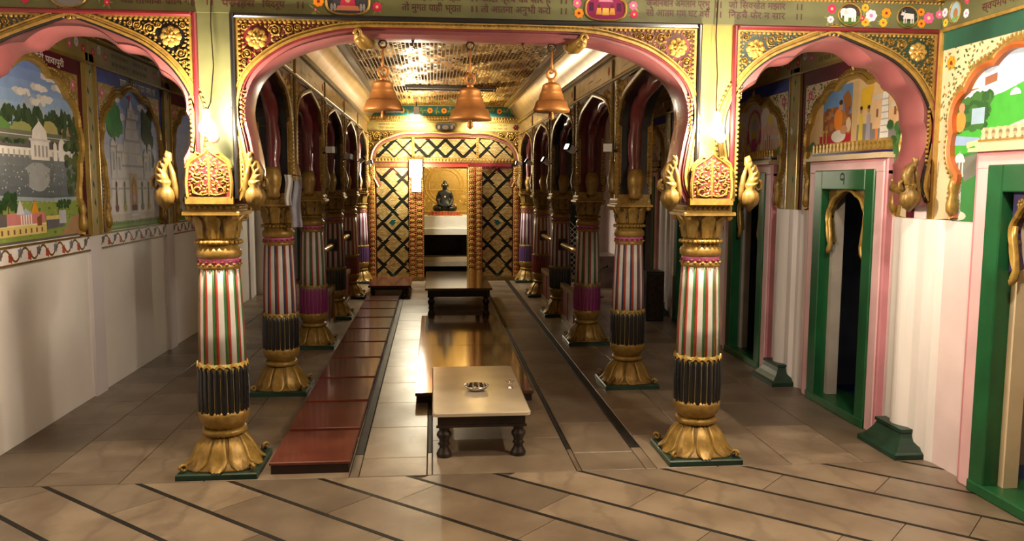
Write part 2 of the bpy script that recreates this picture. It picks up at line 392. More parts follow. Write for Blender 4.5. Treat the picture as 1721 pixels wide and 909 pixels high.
# ------------------------------------------------------------------ floor
mb = MB('grout'); mb.box(-3.4, 3.4, -1.5, 14.6, -.12, -.010)
mb.use('marble').box(-2.6, XR, -1.5, 2.3, -.0101, 0)
floor = struct('floor', mb, 'pale veined marble floor of rectangular slabs with black inlay strips', 'floor')
TILE = {}
def tile(u0, u1, v0, v1, m='marble', name='floor_tile', top=0.0):
    key = (round(u1-u0, 3), round(v1-v0, 3), m, top)
    if key not in TILE:
        b = MB(m); b.cbox(GROUND, -(u1-u0)/2+.0025, (u1-u0)/2-.0025, -(v1-v0)/2+.0025, (v1-v0)/2-.0025, -.011, top, .0015); o = b.build(name, floor); TILE[key] = o.data
    else: o = link(name, TILE[key], floor)
    o.location = ((u0+u1)/2, (v0+v1)/2, 0); return o
SX = [-.60, -.205, .595, .99]; SW = [.05, .028, .028, .062]
def column_of_tiles(x0, x1, ya, yb, n, shift=0.0):
    st = (yb-ya)/n
    cuts = [ya]+[ya+st*(i+shift) for i in range(0 if shift else 1, n)]+[yb]
    cuts = sorted(set(round(c, 3) for c in cuts))
    for a, b in zip(cuts, cuts[1:]):
        if b-a > .05: tile(x0, x1, a, b)
# side aisles
for k, (a, b) in enumerate(((-2.6, -2.2), (-2.2, -1.78), (-1.78, -1.36))): column_of_tiles(a, b, 4.2, 12.95, 16, .35*k)
for k, (a, b) in enumerate(((1.36, 1.78), (1.78, 2.2), (2.2, XR))): column_of_tiles(a, b, 4.2, 12.95, 16, .3*k)
# nave
edges = [-1.36, SX[0]-SW[0]/2, SX[0]+SW[0]/2, SX[1]-SW[1]/2, SX[1]+SW[1]/2, SX[2]-SW[2]/2, SX[2]+SW[2]/2, SX[3]-SW[3]/2, SX[3]+SW[3]/2, 1.36]
for k in range(9):
    a, b = edges[k], edges[k+1]
    if k % 2:
        y0 = 4.56; tile(a, b, y0, 12.95, 'black_stone', 'inlay_strip', .0006); tile(a, b, 4.2, y0)
    else: column_of_tiles(a, b, 4.2, 12.95, 15, .5 if k in (2, 6) else 0.0)
# front field: diagonal slabs between black strips
D = Vector((1, -.88)).normalized(); Nn = Vector((.88, 1)).normalized(); sp = .455*Nn.x
base = Vector((-2.13, 4.19)).dot(Nn)
C2 = Vector((1, .86)).normalized(); N2 = Vector((.86, -1)).normalized()
def zone(p):
    for a, b, c in ((-1, 0, 2.6), (1, 0, XR), (0, 1, 4.195), (0, -1, -2.3)): p = clip(p, a, b, c) if p else p
    return p
rg = random.Random(3)
for k in range(-5, 13):
    s0 = base+k*sp
    strip = [tuple(Nn*(s0+dx)+D*t) for dx, t in ((-.011, -9), (.011, -9), (.011, 9), (-.011, 9))]
    z = zone(strip)
    if z: MB('black_stone').prism(GROUND, z, -.011, .0006).build('inlay_strip', floor)
    t = -6+rg.uniform(0, .5)
    while t < 6:
        L = rg.uniform(.62, .95); q = []
        for s, tt in ((s0+.013, t), (s0+sp-.013, t), (s0+sp-.013, t+L-.004), (s0+.013, t+L-.004)):
            q.append(tuple(Nn*s+D*(tt+(s-s0)*.06)))
        z = zone(q)
        if len(z) > 2:
            ar = abs(sum(z[i][0]*z[(i+1) % len(z)][1]-z[(i+1) % len(z)][0]*z[i][1] for i in range(len(z))))/2
            if ar > .008: MB('marble').prism(GROUND, z, -.011, 0).build('floor_tile', floor)
        t += L

# ------------------------------------------------------------------ walls
mb = MB('white_wall'); mb.box(XL-.2, XL, 2.0, 11.5, 0, 2.75); mb.box(XL-.2, -2.47, 11.5, 11.7, 0, 2.75)
wl = struct('wall_left', mb, 'white plastered side wall below the painted murals', 'wall')
for y in CY[1:5]:
    MB('lilac').fbox(LEFT, y-.085, y+.105, 0, 1.15, 0, .022).build('pilaster', wl)
    m2 = MB('olive_yellow'); m2.fbox(LEFT, y-.085, y+.105, 1.15, 2.42, 0, .03); m2.use('gold_bright')
    for e in (-.085, .093): m2.fbox(LEFT, y+e, y+e+.012, 1.15, 2.42, .03, .042)
    m2.use('rib_red')
    rr = random.Random(int(y*100))
    for j in range(9):
        m2.use(rr.choice(('rib_red', 'rib_green', 'rib_orange', 'dark_green'))); m2.leaf(LEFT, y+.01+rr.uniform(-.03, .03), 1.22+j*.13, rr.uniform(1, 2.2), .07, .018, .004, .0301)
    m2.build('gilded_pilaster', wl)
# border tiles under the murals
for i in range(4):
    a, b = CY[i]+.105, CY[i+1]-.085; n = 13; st = (b-a)/n
    MB('white_gloss').fbox(LEFT, a, b, 1.045, 1.16, 0, .012).build('border_band', wl)
    m2 = MB('gold_dark'); m2.fbox(LEFT, a, b, 1.148, 1.16, .012, .022); m2.fbox(LEFT, a, b, 1.045, 1.056, .012, .022); m2.build('border_molding', wl)
    for j in range(n):
        u = a+st*(j+.5); m2 = MB('gold_dark'); s_ = 1 if j % 2 else -1
        m2.ridge(LEFT, [(u-st*.5+st*k/8, 1.102+s_*.036*cos(pi*k/8)) for k in range(9)], .007, .003, .0121)
        m2.use('rib_red' if j % 2 else 'slate_blue')
        for k in range(5): m2.leaf(LEFT, u, 1.10-s_*.012, 2*pi*k/5, .034, .014, .003, .0121)
        m2.build('border_flower', wl)
# right wall with door openings
DOORS = [3.38, 5.20, 6.87, 8.55, 10.22]; DH = .30; DT = 1.55
mb = MB('pink_wall'); ys = [1.5]
for c in DOORS: ys += [c-DH-.06, c+DH+.06]
ys.append(13.2)
for a, b in zip(ys[::2], ys[1::2]): mb.box(XR, XR+.10, a, b, 0, DT)
mb.box(XR, XR+.10, 1.5, 13.2, DT, 2.9)
wr = struct('wall_right', mb, 'pink and white side wall with a row of green doors', 'wall')
for i, y in enumerate(CY[:4]):
    m2 = MB('white_gloss'); m2.smooth = False
    prof = [(XR+.01, y-.21)]
    k = 14
    pts = [(-.25, 0), (-.21, .02), (-.17, .022), (-.15, .05), (-.09, .055)]
    rib = pts+[(-.06+.12*j/6, .075+.02*sin(pi*j/6)) for j in range(7)]+[(-a, b) for a, b in pts[::-1]]
    F = RIGHT(y)
    vsx = [F.p(u, z, n) for z in (0, 1.345) for u, n in rib]; q = len(rib)
    m2.add(vsx, [(j, j+1, q+j+1, q+j) for j in range(q-1)]+[tuple(range(q, 2*q))]); m2.build('pilaster', wr)
    m2 = MB('door_green' if i < 3 else 'dark_green'); m2.use('dark_green')
    def ring(w0, w1, d0, d1, z0, z1):
        m2.add([F.p(-w0, z0, 0), F.p(w0, z0, 0), F.p(w0, z0, d0), F.p(-w0, z0, d0), F.p(-w1, z1, 0), F.p(w1, z1, 0), F.p(w1, z1, d1), F.p(-w1, z1, d1)],
               [(0, 1, 2, 3), (7, 6, 5, 4), (3, 2, 6, 7), (0, 3, 7, 4), (1, 5, 6, 2)])
    ring(.205, .205, .19, .19, 0, .028); ring(.205, .19, .19, .175, .028, .04)
    for z, (a, b, c, d) in enumerate(((.185, .16, .17, .145), (.16, .14, .145, .125), (.14, .128, .125, .112))): ring(a, b, c, d, .04+z*.032, .04+(z+1)*.032)
    ring(.138, .138, .122, .122, .136, .155)
    m2.build('pilaster_base', wr)
# end walls behind the aisles
mb = MB('white_wall'); mb.box(-2.8, -1.22, YB+.3, YB+.45, 0, 2.75); wle = struct('wall_far_left', mb, 'dim white end wall of the aisle by the red boards', 'wall')
mb = MB('dark_green'); mb.box(-2.32, -2.22, YB+.24, YB+.30, 0, 1.7); mb.build('door_jamb', wle)
mb = MB('white_wall'); mb.box(1.25, 1.9, YB+.05, YB+.2, 0, 2.75); mb.box(2.3, 2.8, YB+.05, YB+.2, 0, 2.75); mb.box(1.9, 2.3, YB+.05, YB+.2, 1.35, 2.75)
wre = struct('wall_far_right', mb, 'dim white end wall of the aisle by the green doors', 'wall')
lat = thing('door_6', 'white lattice door closing the aisle past the green doors', 'door', (2.1, YB+.1, 0), None, 'structure')
m2 = MB('white_plastic')
for a, b, c, d in ((1.9, 2.3, 0, .06), (1.9, 2.3, 1.29, 1.35), (1.9, 1.93, 0, 1.35), (2.27, 2.3, 0, 1.35)): m2.box(a, b, YB+.08, YB+.12, c, d)
m2.build('door_frame', lat)
m2 = MB('white_plastic'); BF = BACK.at(2.1, .67, -.1)
for i in range(-12, 13):
    for s_ in (1, -1):
        p = zone2 = clip(clip(clip(clip([(i*.09-.008, -.9), (i*.09+.008, -.9), (i*.09+.008+s_*1.8, .9), (i*.09-.008+s_*1.8, .9)], 1, 0, .17), -1, 0, .17), 0, 1, .62), 0, -1, .62)
        if len(p) > 2: m2.prism(BF, p, -.008 if s_ > 0 else 0, 0 if s_ > 0 else .008)
tag(m2.build('lattice', lat), 'white diamond lattice screen')
MB('dark_green').box(1.9, 2.3, YB+.5, YB+.55, 0, 1.4).build('backing_panel', lat)

# ------------------------------------------------------------------ ceilings and beams
mb = MB('gold_dark'); mb.box(-1.02, 1.02, 4.54, YB, ZC, ZC+.1)
ceil = struct('ceiling', mb, 'gilded mosaic ceiling over the central nave', 'ceiling')
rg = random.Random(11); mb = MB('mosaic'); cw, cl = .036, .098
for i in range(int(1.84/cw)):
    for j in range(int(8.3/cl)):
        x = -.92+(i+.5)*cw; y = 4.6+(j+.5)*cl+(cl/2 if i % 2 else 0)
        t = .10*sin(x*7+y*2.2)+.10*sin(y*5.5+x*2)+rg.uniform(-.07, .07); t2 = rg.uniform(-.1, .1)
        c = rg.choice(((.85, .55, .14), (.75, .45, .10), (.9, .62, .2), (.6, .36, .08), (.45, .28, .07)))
        if rg.random() < .06: c = (.95, .88, .65)  # a few whitish pieces: glints of reflected light put into the colour
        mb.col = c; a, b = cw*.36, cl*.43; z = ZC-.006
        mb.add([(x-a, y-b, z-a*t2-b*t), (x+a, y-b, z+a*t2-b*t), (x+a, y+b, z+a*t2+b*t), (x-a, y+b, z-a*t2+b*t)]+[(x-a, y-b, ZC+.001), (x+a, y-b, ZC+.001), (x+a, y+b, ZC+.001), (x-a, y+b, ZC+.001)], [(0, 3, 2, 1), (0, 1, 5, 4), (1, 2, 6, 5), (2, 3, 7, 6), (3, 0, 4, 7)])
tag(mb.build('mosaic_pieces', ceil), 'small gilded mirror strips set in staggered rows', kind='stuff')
for s_ in (-1, 1):
    m2 = MB('gold'); x = s_*.96; m2.box(min(x-.03, x+.03), max(x-.03, x+.03), 4.54, YB, ZC-.03, ZC); m2.build('ceiling_border', ceil)
MB('gold').box(-.92, .92, YB-.1, YB-.03, ZC-.025, ZC).build('ceiling_border', ceil)
mb = MB('cream'); mb.box(-2.8, -1.4, 4.3, 13.3, 2.62, 2.72); struct('ceiling_aisle', mb, 'plain plaster ceiling of the side aisle by the white wall', 'ceiling')
mb = MB('cream'); mb.box(1.4, 2.8, 4.3, 13.3, 2.62, 2.72); struct('ceiling_aisle.001', mb, 'plain plaster ceiling of the side aisle by the green doors', 'ceiling')
mb = MB('cream'); mb.box(-3.2, 3.0, -1.5, 4.3, 2.86, 2.96); struct('ceiling_hall', mb, 'plain plaster ceiling of the entrance hall before the arches', 'ceiling')

LOBE = [(.655, 1.43), (.665, 1.58), (.68, 1.74), (.675, 1.88), (.635, 2.00), (.51, 2.10), (.27, 2.155), (0, 2.20)]
for s_, nm in ((-1, 'trim_1'), (1, 'trim_2')):
    NF = Frame((s_*(CX-TH/2), 0, 0), (0, -s_, 0), (0, 0, 1), (-s_, 0, 0))
    sd = 'white mural wall' if s_ < 0 else 'row of green doors'
    root = tag(link(nm, None), 'gilded beam with cove over the arcade on the side of the '+sd, 'beam', None, 'structure')
    m2 = MB('gold_dark'); xa, xb = sorted((s_*(CX-TH/2), s_*(CX+TH/2))); m2.box(xa, xb, 4.54, YB, 2.29, ZC+.1); m2.build('beam_core', root)
    for i in range(5):
        a, b = CY[i]+.1, CY[i+1]-.02
        u0, u1 = sorted((-s_*a, -s_*b)); m2 = MB('beam_gold'); m2.cbox(NF, u0, u1, 2.315, 2.46, 0, .014, .006)
        m2.use('gold')
        for k in range(3): m2.fbox(NF, u0+.25+k*.35, u0+.45+k*.35, 2.36+.03*(k % 2), 2.368+.03*(k % 2), .0141, .016)
        m2.use('rib_orange'); m2.rosette(NF, u1-.1, 2.388, .035, .005, 6, .0141)
        m2.build('frieze_panel', root)
    u0, u1 = sorted((-s_*4.54, -s_*YB))
    m2 = MB('gold'); m2.fbox(NF, u0, u1, 2.475, 2.5, 0, .03); m2.fbox(NF, u0, u1, 2.295, 2.31, 0, .02)
    m2.fbox(NF, u0, u1, 2.5, 2.508, 0, .04); m2.build('beam_molding', root)
    m2 = MB('bronze'); cv = [(.03, 2.508), (.05, 2.54), (.085, 2.58), (.13, 2.63), (.155, 2.68), (.165, 2.70)]
    pp = [NF.p(u, z, n) for u in (u0, u1) for n, z in cv]; q = len(cv); m2.add(pp, [(j, j+1, q+j+1, q+j) for j in range(q-1)]); m2.smooth = True; m2.build('cove', root, True)
    m2 = MB('gold_bright'); m2.fbox(NF, u0, u1, 2.70, 2.72, .1, .18); m2.fbox(NF, u0, u1, 2.72, 2.75, .1, .165); m2.build('crown_molding', root)
    # arcade of lobed arches between the columns
    wroot = tag(link('wall_nave_'+('left' if s_ < 0 else 'right'), None), 'arcade of lobed maroon arches between columns on the side of the '+sd, 'arcade', None, 'structure')
    for i in range(5):
        yc = (CY[i]+CY[i+1])/2; AF = Frame((s_*(CX-TH/2), yc, 0), (0, -s_, 0), (0, 0, 1), (-s_, 0, 0)); hw = DY/2-.0
        A = arch(0, LOBE, 5, .02, 9); W_ = offset(arch(0, LOBE, 5, 0, 9), .062)
        o = MB('dark_red' if i % 2 else 'black').prism(AF, [(-hw, 1.42), (-hw, 2.29), (hw, 2.29), (hw, 1.42)]+W_[::-1], -TH, 0).build('arch', wroot)
        # bulging lobed soffit
        R_s = [.052*(1-.22*(1-abs(sin(pi*((q if q < 45 else 90-q))/9)))) for q in range(len(A))]
        m2 = MB('maroon'); m2.tube([AF.p(q[0], q[1], -TH/2) for q in offset(A, .03)], R_s, 12); m2.build('lobed_soffit', wroot, True)
        m2 = MB('dark_red'); B = offset(W_, .03); poly = [(-hw+.11, 1.45), (-hw+.11, 2.27), (hw-.11, 2.27), (hw-.11, 1.45)]+[p for p in B[::-1] if p[1] > 1.5 and abs(p[0]) < hw-.11]
        m2.prism(AF, poly, 0, .004); m2.build('spandrel', wroot)
        m2 = MB('gold'); scrolls(m2, AF, poly, i+20, .05, .022, 400, .008, .004); tag(m2.build('scrollwork', wroot), kind='stuff')
        m2 = MB('gold'); m2.band(AF, W_, offset(W_, .03), -.02, .014, .006); m2.build('arch_molding', wroot)
        # bulb feet of the arch
        for e in (-1, 1):
            m2 = MB('gold'); p = AF.p(e*.655, 1.42, -TH/2)
            m2.lathe([(.03, 0), (.055, .02), (.045, .05), (.062, .10), (.066, .15), (.05, .2), (.035, .22)], 12, p); m2.build('arch_foot', wroot, True)

# ------------------------------------------------------------------ front arch wall
wf = tag(link('wall_front', None), 'front arch wall with three gilded carved arches and green lettered frieze', 'arcade', None, 'structure')
SIDE = [(.53, 1.42), (.497, 1.50), (.50, 1.59), (.522, 1.70), (.535, 1.87), (.462, 2.03), (.34, 2.145), (.19, 2.215), (0, 2.285)]
MID = [(1.15, 1.42), (1.11, 1.50), (1.098, 1.59), (1.118, 1.73), (1.145, 1.9), (1.09, 2.06), (.93, 2.185), (.74, 2.25), (.58, 2.275), (.3, 2.28), (0, 2.28)]
def front_arch(x0, x1, c, half, lobes, dep, border, ground, seed, mid=False):
    A = arch(c, half, lobes, dep, 12); S0 = arch(c, half, lobes, 0, 12); OB = lambda d: offset(S0, d+dep*.75); z0, z1 = 1.42, 2.365
    MB('pink_maroon').prism(FRONT, [(x0, z0), (x0, z1), (x1, z1), (x1, z0)]+A[::-1], -TH, 0).build('arch', wf)
    N = len(A); sec = [(.006, 0), (-.03, .014), (-.08, .022), (-.16, .022), (-.23, 0)]
    m2 = MB('pink_maroon'); m2.add([FRONT.p(*q, n) for n, d in sec for q in offset(A, -d*(.4 if mid else 1))], [(a*N+b, a*N+b+1, (a+1)*N+b+1, (a+1)*N+b) for a in range(4) for b in range(N-1)]); m2.build('soffit', wf, True)
    B = OB(.030); bw = .022
    xa, xb = x0+bw, x1-bw; inn = [p for p in B if xa+.012 < p[0] < xb-.012 and p[1] > 1.44]
    poly = [(xa, 1.44), (xa, z1-bw), (xb, z1-bw), (xb, 1.44)]+inn[::-1]
    MB(ground).prism(FRONT, poly, 0, .006).build('spandrel', wf)
    m2 = MB(border)
    for a in ((x0, xa, 1.44, z1), (xb, x1, 1.44, z1), (xa, xb, z1-bw, z1)): m2.cbox(FRONT, *a, 0, .03, .007)
    m2.build('frame_border', wf)
    m2 = MB('black' if not mid else 'dark_red'); m2.band(FRONT, OB(.022), OB(.032), 0, .012); m2.build('outline', wf)
    m2 = MB('gold'); m2.band(FRONT, OB(.032), OB(.044), 0, .020); m2.band(FRONT, OB(.044), OB(.062 if not mid else .054), 0, .012, .004); m2.band(FRONT, OB(.062 if not mid else .054), OB(.070 if not mid else .060), 0, .018); m2.build('arch_molding', wf, False)
    m2 = MB('gold'); iw = .016
    for a in ((xa, xa+iw, 1.44, z1-bw), (xb-iw, xb, 1.44, z1-bw), (xa+iw, xb-iw, z1-bw-iw*.7, z1-bw)): m2.fbox(FRONT, *a, .006, .012)
    m2.beads(FRONT, (xa+iw, z1-bw-iw), (xb-iw, z1-bw-iw), .024, .0105, .01, .006)
    for x in (xa+iw+.004, xb-iw-.004): m2.beads(FRONT, (x, 1.46), (x, z1-bw-iw), .024, .0105, .01, .006)
    C = resample(OB(.078 if not mid else .066), 100)
    for q in C[6:-6]: m2.bead(FRONT, q[0], q[1], .008, .008, 5, .006)
    tag(m2.build('bead_border', wf), kind='stuff')
    P2 = [p for p in OB(.080 if not mid else .068) if xa+.03 < p[0] < xb-.03 and p[1] > 1.46]
    P2 = P2[::2]; inner = [(xa+.026, 1.46), (xa+.026, z1-bw-.024), (xb-.026, z1-bw-.024), (xb-.026, 1.46)]+P2[::-1]
    ros = [(xa+.105, z1-.12, .062), (xb-.105, z1-.12, .062)]
    for q in ros:
        m2 = MB('gold_bright'); m2.rosette(FRONT, q[0], q[1], .055, .014, 8, .006); m2.rosette(FRONT, q[0], q[1], .03, .022, 6, .006); m2.build('rosette', wf)
    m2 = MB('gold'); scrolls(m2, FRONT, inner, seed, .034, .0055, 0, .011, .006, ros)
    tag(m2.build('scrollwork', wf), 'gilded carved vine scrolls', kind='stuff'); return A
front_arch(-2.60, -1.34, -1.94, SIDE, 5, .026, 'bright_red', 'black', 5)
front_arch(-1.18, 1.23, .025, MID, 4, 0, 'black', 'dark_red', 6, True)
front_arch(1.40, 2.56, 1.955, SIDE, 5, .026, 'bright_red', 'dark_green', 8)
# pendant volutes on the centre arch
for s_ in (-1, 1):
    x = .025+s_*.575; m2 = MB('gold')
    m2.tube([(x+s_*.02*cos(a)*(1-a/9), YF-.02+.0*a, 2.275+.026*sin(a)*(1-a/9)) for a in [k*.4 for k in range(20)]], [.010-.0003*k for k in range(20)], 6)
    m2.tube([(x, YF-.02, 2.275), (x-s_*.005, YF+.03, 2.262), (x-s_*.02, YF+.1, 2.25), (x-s_*.04, YF+.17, 2.255), (x-s_*.06, YF+.22, 2.27)], [.02, .034, .036, .03, .012], 10)
    m2.ball((x-s_*.008, YF-.005, 2.245), .026, 10, 6, (1, 1.2, .8)); m2.build('volute', wf, True)
# posts above the capitals
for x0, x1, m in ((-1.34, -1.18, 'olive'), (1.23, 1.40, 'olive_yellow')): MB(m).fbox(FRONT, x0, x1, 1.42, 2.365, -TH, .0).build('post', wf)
# frieze with lettering
MB('olive').fbox(FRONT, XL, XR, 2.365, 2.90, -TH, .012).build('frieze', wf)
m2 = MB('gold_dark'); m2.fbox(FRONT, XL, XR, 2.505, 2.53, .012, .03); m2.fbox(FRONT, XL, XR, 2.53, 2.60, .012, .07); m2.use('gold'); m2.beads(FRONT, (XL, 2.503), (XR, 2.503), .022, .01, .012, .012); m2.use('dark_wood'); m2.fbox(FRONT, XL, XR, 2.60, 2.66, .012, .10); m2.build('cornice', wf)
tx = lambda s, u, v, w, sz=.048: text('lettering', s, FRONT, u, v, sz, 'letter', wf, .0126, 'LEFT', w)
tx('जड ताजिक चेतन गहे', -1.70, 2.400, .36); tx('।।', -1.30, 2.400, .03); tx('परमहंस', -1.215, 2.395, .16); tx('िचदरूप', -1.02, 2.395, .11); tx('।।', -.86, 2.395, .03)
tx('जेस बहत का वहत', -.33, 2.450, .30); tx('।।', .01, 2.450, .03); tx('कोटी ग्रंथ का सार है', .07, 2.450, .36); tx('।।', .47, 2.450, .03)
tx('तो मुगत याही भ्रात', -.33, 2.398, .30); tx('।।', .01, 2.398, .03); tx('तो आतमा अनुभी करो', .07, 2.398, .36); tx('।।', .47, 2.398, .03)
tx('ज्ञानवान अमलान प्रभु', .93, 2.450, .34); tx('।।', 1.29, 2.450, .03); tx('जो िसवखेत मझार', 1.37, 2.450, .31); tx('।।', 1.73, 2.450, .03)
tx('सो आतम मम घट वसै', .93, 2.400, .34); tx('।।', 1.29, 2.400, .03); tx('िनहचै फेर न सार', 1.37, 2.400, .31); tx('।।', 1.73, 2.400, .03)
def ell(u, v, a, b, n=20, p=2.0):
    out = []
    for i in range(n):
        t = 2*pi*i/n; c, s_ = cos(t), sin(t); out.append((u+a*math.copysign(abs(c)**(2/p), c), v+b*math.copysign(abs(s_)**(2/p), s_)))
    return out
def flower(mb, F, u, v, r, col, core, n, k=7):
    for i in range(k): a = 2*pi*i/k; mb.flat(F, ell(u+r*.58*cos(a), v+r*.58*sin(a), r*.40, r*.40, 8), n+.0003*(i % 2), col)
    mb.flat(F, ell(u, v, r*.3, r*.3, 8), n+.0009, core)
FLC = [((.55, .03, .10), (.8, .45, .2)), ((.85, .26, .02), (.2, .03, .02)), ((.66, .60, .75), (.45, .2, .4)), ((.62, .12, .28), (.9, .6, .3)), ((.8, .42, .04), (.4, .1, .02))]
def leaves(mb, F, u, v, seed, n, k=8, R=.06):
    rr = random.Random(seed)
    for i in range(k):
        a = rr.uniform(0, 2*pi); l = rr.uniform(.4, 1)*R; c, s_ = cos(a), sin(a)
        mb.flat(F, [(u, v), (u+l*.5*c-l*.12*s_, v+l*.5*s_+l*.12*c), (u+l*c, v+l*s_), (u+l*.5*c+l*.12*s_, v+l*.5*s_-l*.12*c)], n+.0002*i/k, (.24, .27, .08) if i % 2 else (.10, .16, .05))
def medallion(F, u, v, a, b, sq, paintf, parent, p=2.0, name='medallion'):
    m2 = MB('gold'); C = ell(u, v, a, b, 28, p); C.append(C[0]); In = [(u+(x-u)*.90, v+(y-v)*.88) for x, y in C]
    m2.band(F, In, C, .012, .018, .003); o = m2.build(name, parent); m2 = MB('paint'); m2.flat(F, [(u+(x-u)*.93, v+(y-v)*.92) for x, y in C[:-1]], .0128, sq); paintf(m2); m2.build('painted_scene', o)
def two_seated(u, v, k=1.0):
    def f(m):
        for x in (-.035, .035):
            m.flat(FRONT, [(u+(x-.016)*k, v-.03*k), (u+(x+.016)*k, v-.03*k), (u+(x+.010)*k, v+.004*k), (u+(x-.010)*k, v+.004*k)], .0134, (.55, .25, .06)); m.flat(FRONT, ell(u+x*k, v+.013*k, .008*k, .010*k, 8), .0136, (.08, .03, .03))
        m.flat(FRONT, [(u-.018*k, v-.032*k), (u+.018*k, v-.032*k), (u+.016*k, v+.004*k), (u-.016*k, v+.004*k)], .0135, (.6, .36, .08))
        for x in (-.075, .07): m.flat(FRONT, [(u+(x-.012)*k, v-.012*k), (u+(x+.012)*k, v-.012*k), (u+(x+.012)*k, v+.03*k), (u+(x-.012)*k, v+.03*k)], .0133, (.06, .01, .05))
        m.flat(FRONT, [(u-.04*k, v+.035*k), (u+.04*k, v+.035*k), (u+.03*k, v+.052*k), (u-.03*k, v+.052*k)], .0133, (.45, .2, .3))
    return f
medallion(FRONT, .715, 2.43, .112, .062, (.22, .02, .08), two_seated(.715, 2.43), wf, 3)
def throne(m):
    u, v = -.60, 2.425
    m.flat(FRONT, [(u-.06, v-.035), (u+.06, v-.035), (u+.05, v-.012), (u-.05, v-.012)], .0134, (.55, .2, .12)); m.flat(FRONT, [(u-.04, v-.012), (u+.04, v-.012), (u+.03, v+.03), (u-.03, v+.03)], .0135, (.4, .03, .08)); m.flat(FRONT, ell(u, v+.02, .014, .018, 8), .0137, (.5, .3, .15))
    for x in (-.08, -.065, .065, .08): m.flat(FRONT, ell(u+x, v-.02, .007, .02, 8), .0136, (.3, .3, .33))
medallion(FRONT, -.60, 2.435, .112, .07, (.05, .05, .06), throne, wf, 3)
def elephant(u, v):
    def f(m):
        m.flat(FRONT, [(u-.05, v-.052), (u+.05, v-.052), (u+.06, v-.02), (u-.06, v-.02)], .0130, (.08, .15, .03)); W = (.72, .72, .72)
        m.flat(FRONT, ell(u+.006, v+.008, .036, .026, 14), .0134, W); m.flat(FRONT, ell(u-.028, v+.012, .020, .020, 12), .0135, W); m.flat(FRONT, [(u-.048, v+.01), (u-.042, v-.02), (u-.036, v-.02), (u-.036, v+.006)], .0136, W)
        for x in (-.024, -.012, .016, .030): m.flat(FRONT, [(u+x, v-.038), (u+x+.010, v-.038), (u+x+.012, v), (u+x-.002, v)], .0135, W)
        m.flat(FRONT, ell(u-.016, v+.012, .009, .014, 8), .0138, (.5, .48, .5))
    return f
medallion(FRONT, 2.035, 2.432, .066, .062, (.05, .035, .03), elephant(2.03, 2.434), wf)
def bull(u, v):
    def f(m):
        m.flat(FRONT, [(u-.05, v-.05), (u+.05, v-.05), (u+.055, v-.024), (u-.055, v-.024)], .0130, (.07, .13, .03)); W = (.62, .60, .62)
        m.flat(FRONT, [(u-.026, v-.012), (u+.036, v-.012), (u+.036, v+.014), (u-.016, v+.018)], .0134, W); m.flat(FRONT, [(u-.04, v+.008), (u-.022, v+.004), (u-.016, v+.022), (u-.030, v+.024)], .0135, W)
        for x in (-.022, -.010, .018, .030): m.flat(FRONT, [(u+x, v-.036), (u+x+.007, v-.036), (u+x+.007, v), (u+x, v)], .0135, W)
        for x in (-.034, -.018): m.flat(FRONT, [(u+x, v+.022), (u+x+.004, v+.022), (u+x+.001, v+.036)], .0136, W)
    return f
medallion(FRONT, 2.36, 2.428, .062, .06, (.035, .035, .035), bull(2.36, 2.43), wf)
medallion(FRONT, -1.94, 2.43, .09, .062, (.2, .2, .22), lambda m: None, wf)
m2 = MB('paint'); rr = random.Random(5)
for i, (u, v, r) in enumerate(((1.935, 2.46, .026), (1.93, 2.405, .020), (2.12, 2.47, .022), (2.155, 2.43, .034), (2.125, 2.395, .024), (2.24, 2.445, .028), (2.225, 2.395, .024), (2.435, 2.455, .022), (2.48, 2.425, .032), (2.44, 2.395, .024), (2.54, 2.445, .024), (2.105, 2.415, .016),
                    (-.745, 2.43, .028), (-.455, 2.41, .026), (-.76, 2.39, .008), (-.46, 2.46, .014), (.565, 2.455, .024), (.575, 2.405, .026), (.86, 2.45, .024), (.865, 2.405, .022), (-1.80, 2.44, .03), (-1.76, 2.40, .016), (-2.08, 2.44, .03), (-2.14, 2.41, .024), (-2.22, 2.44, .03), (-2.30, 2.41, .024))):
    leaves(m2, FRONT, u, v, i, .0124, 9, .05); c = FLC[(i*7+i//3) % 5] if i < 12 else FLC[(1 if i in (12, 17) else 0 if i % 2 else 3)]; flower(m2, FRONT, u, v, r, c[0], c[1], .0130)
tag(m2.build('painted_flowers', wf), 'painted sprays of flowers between the medallions')

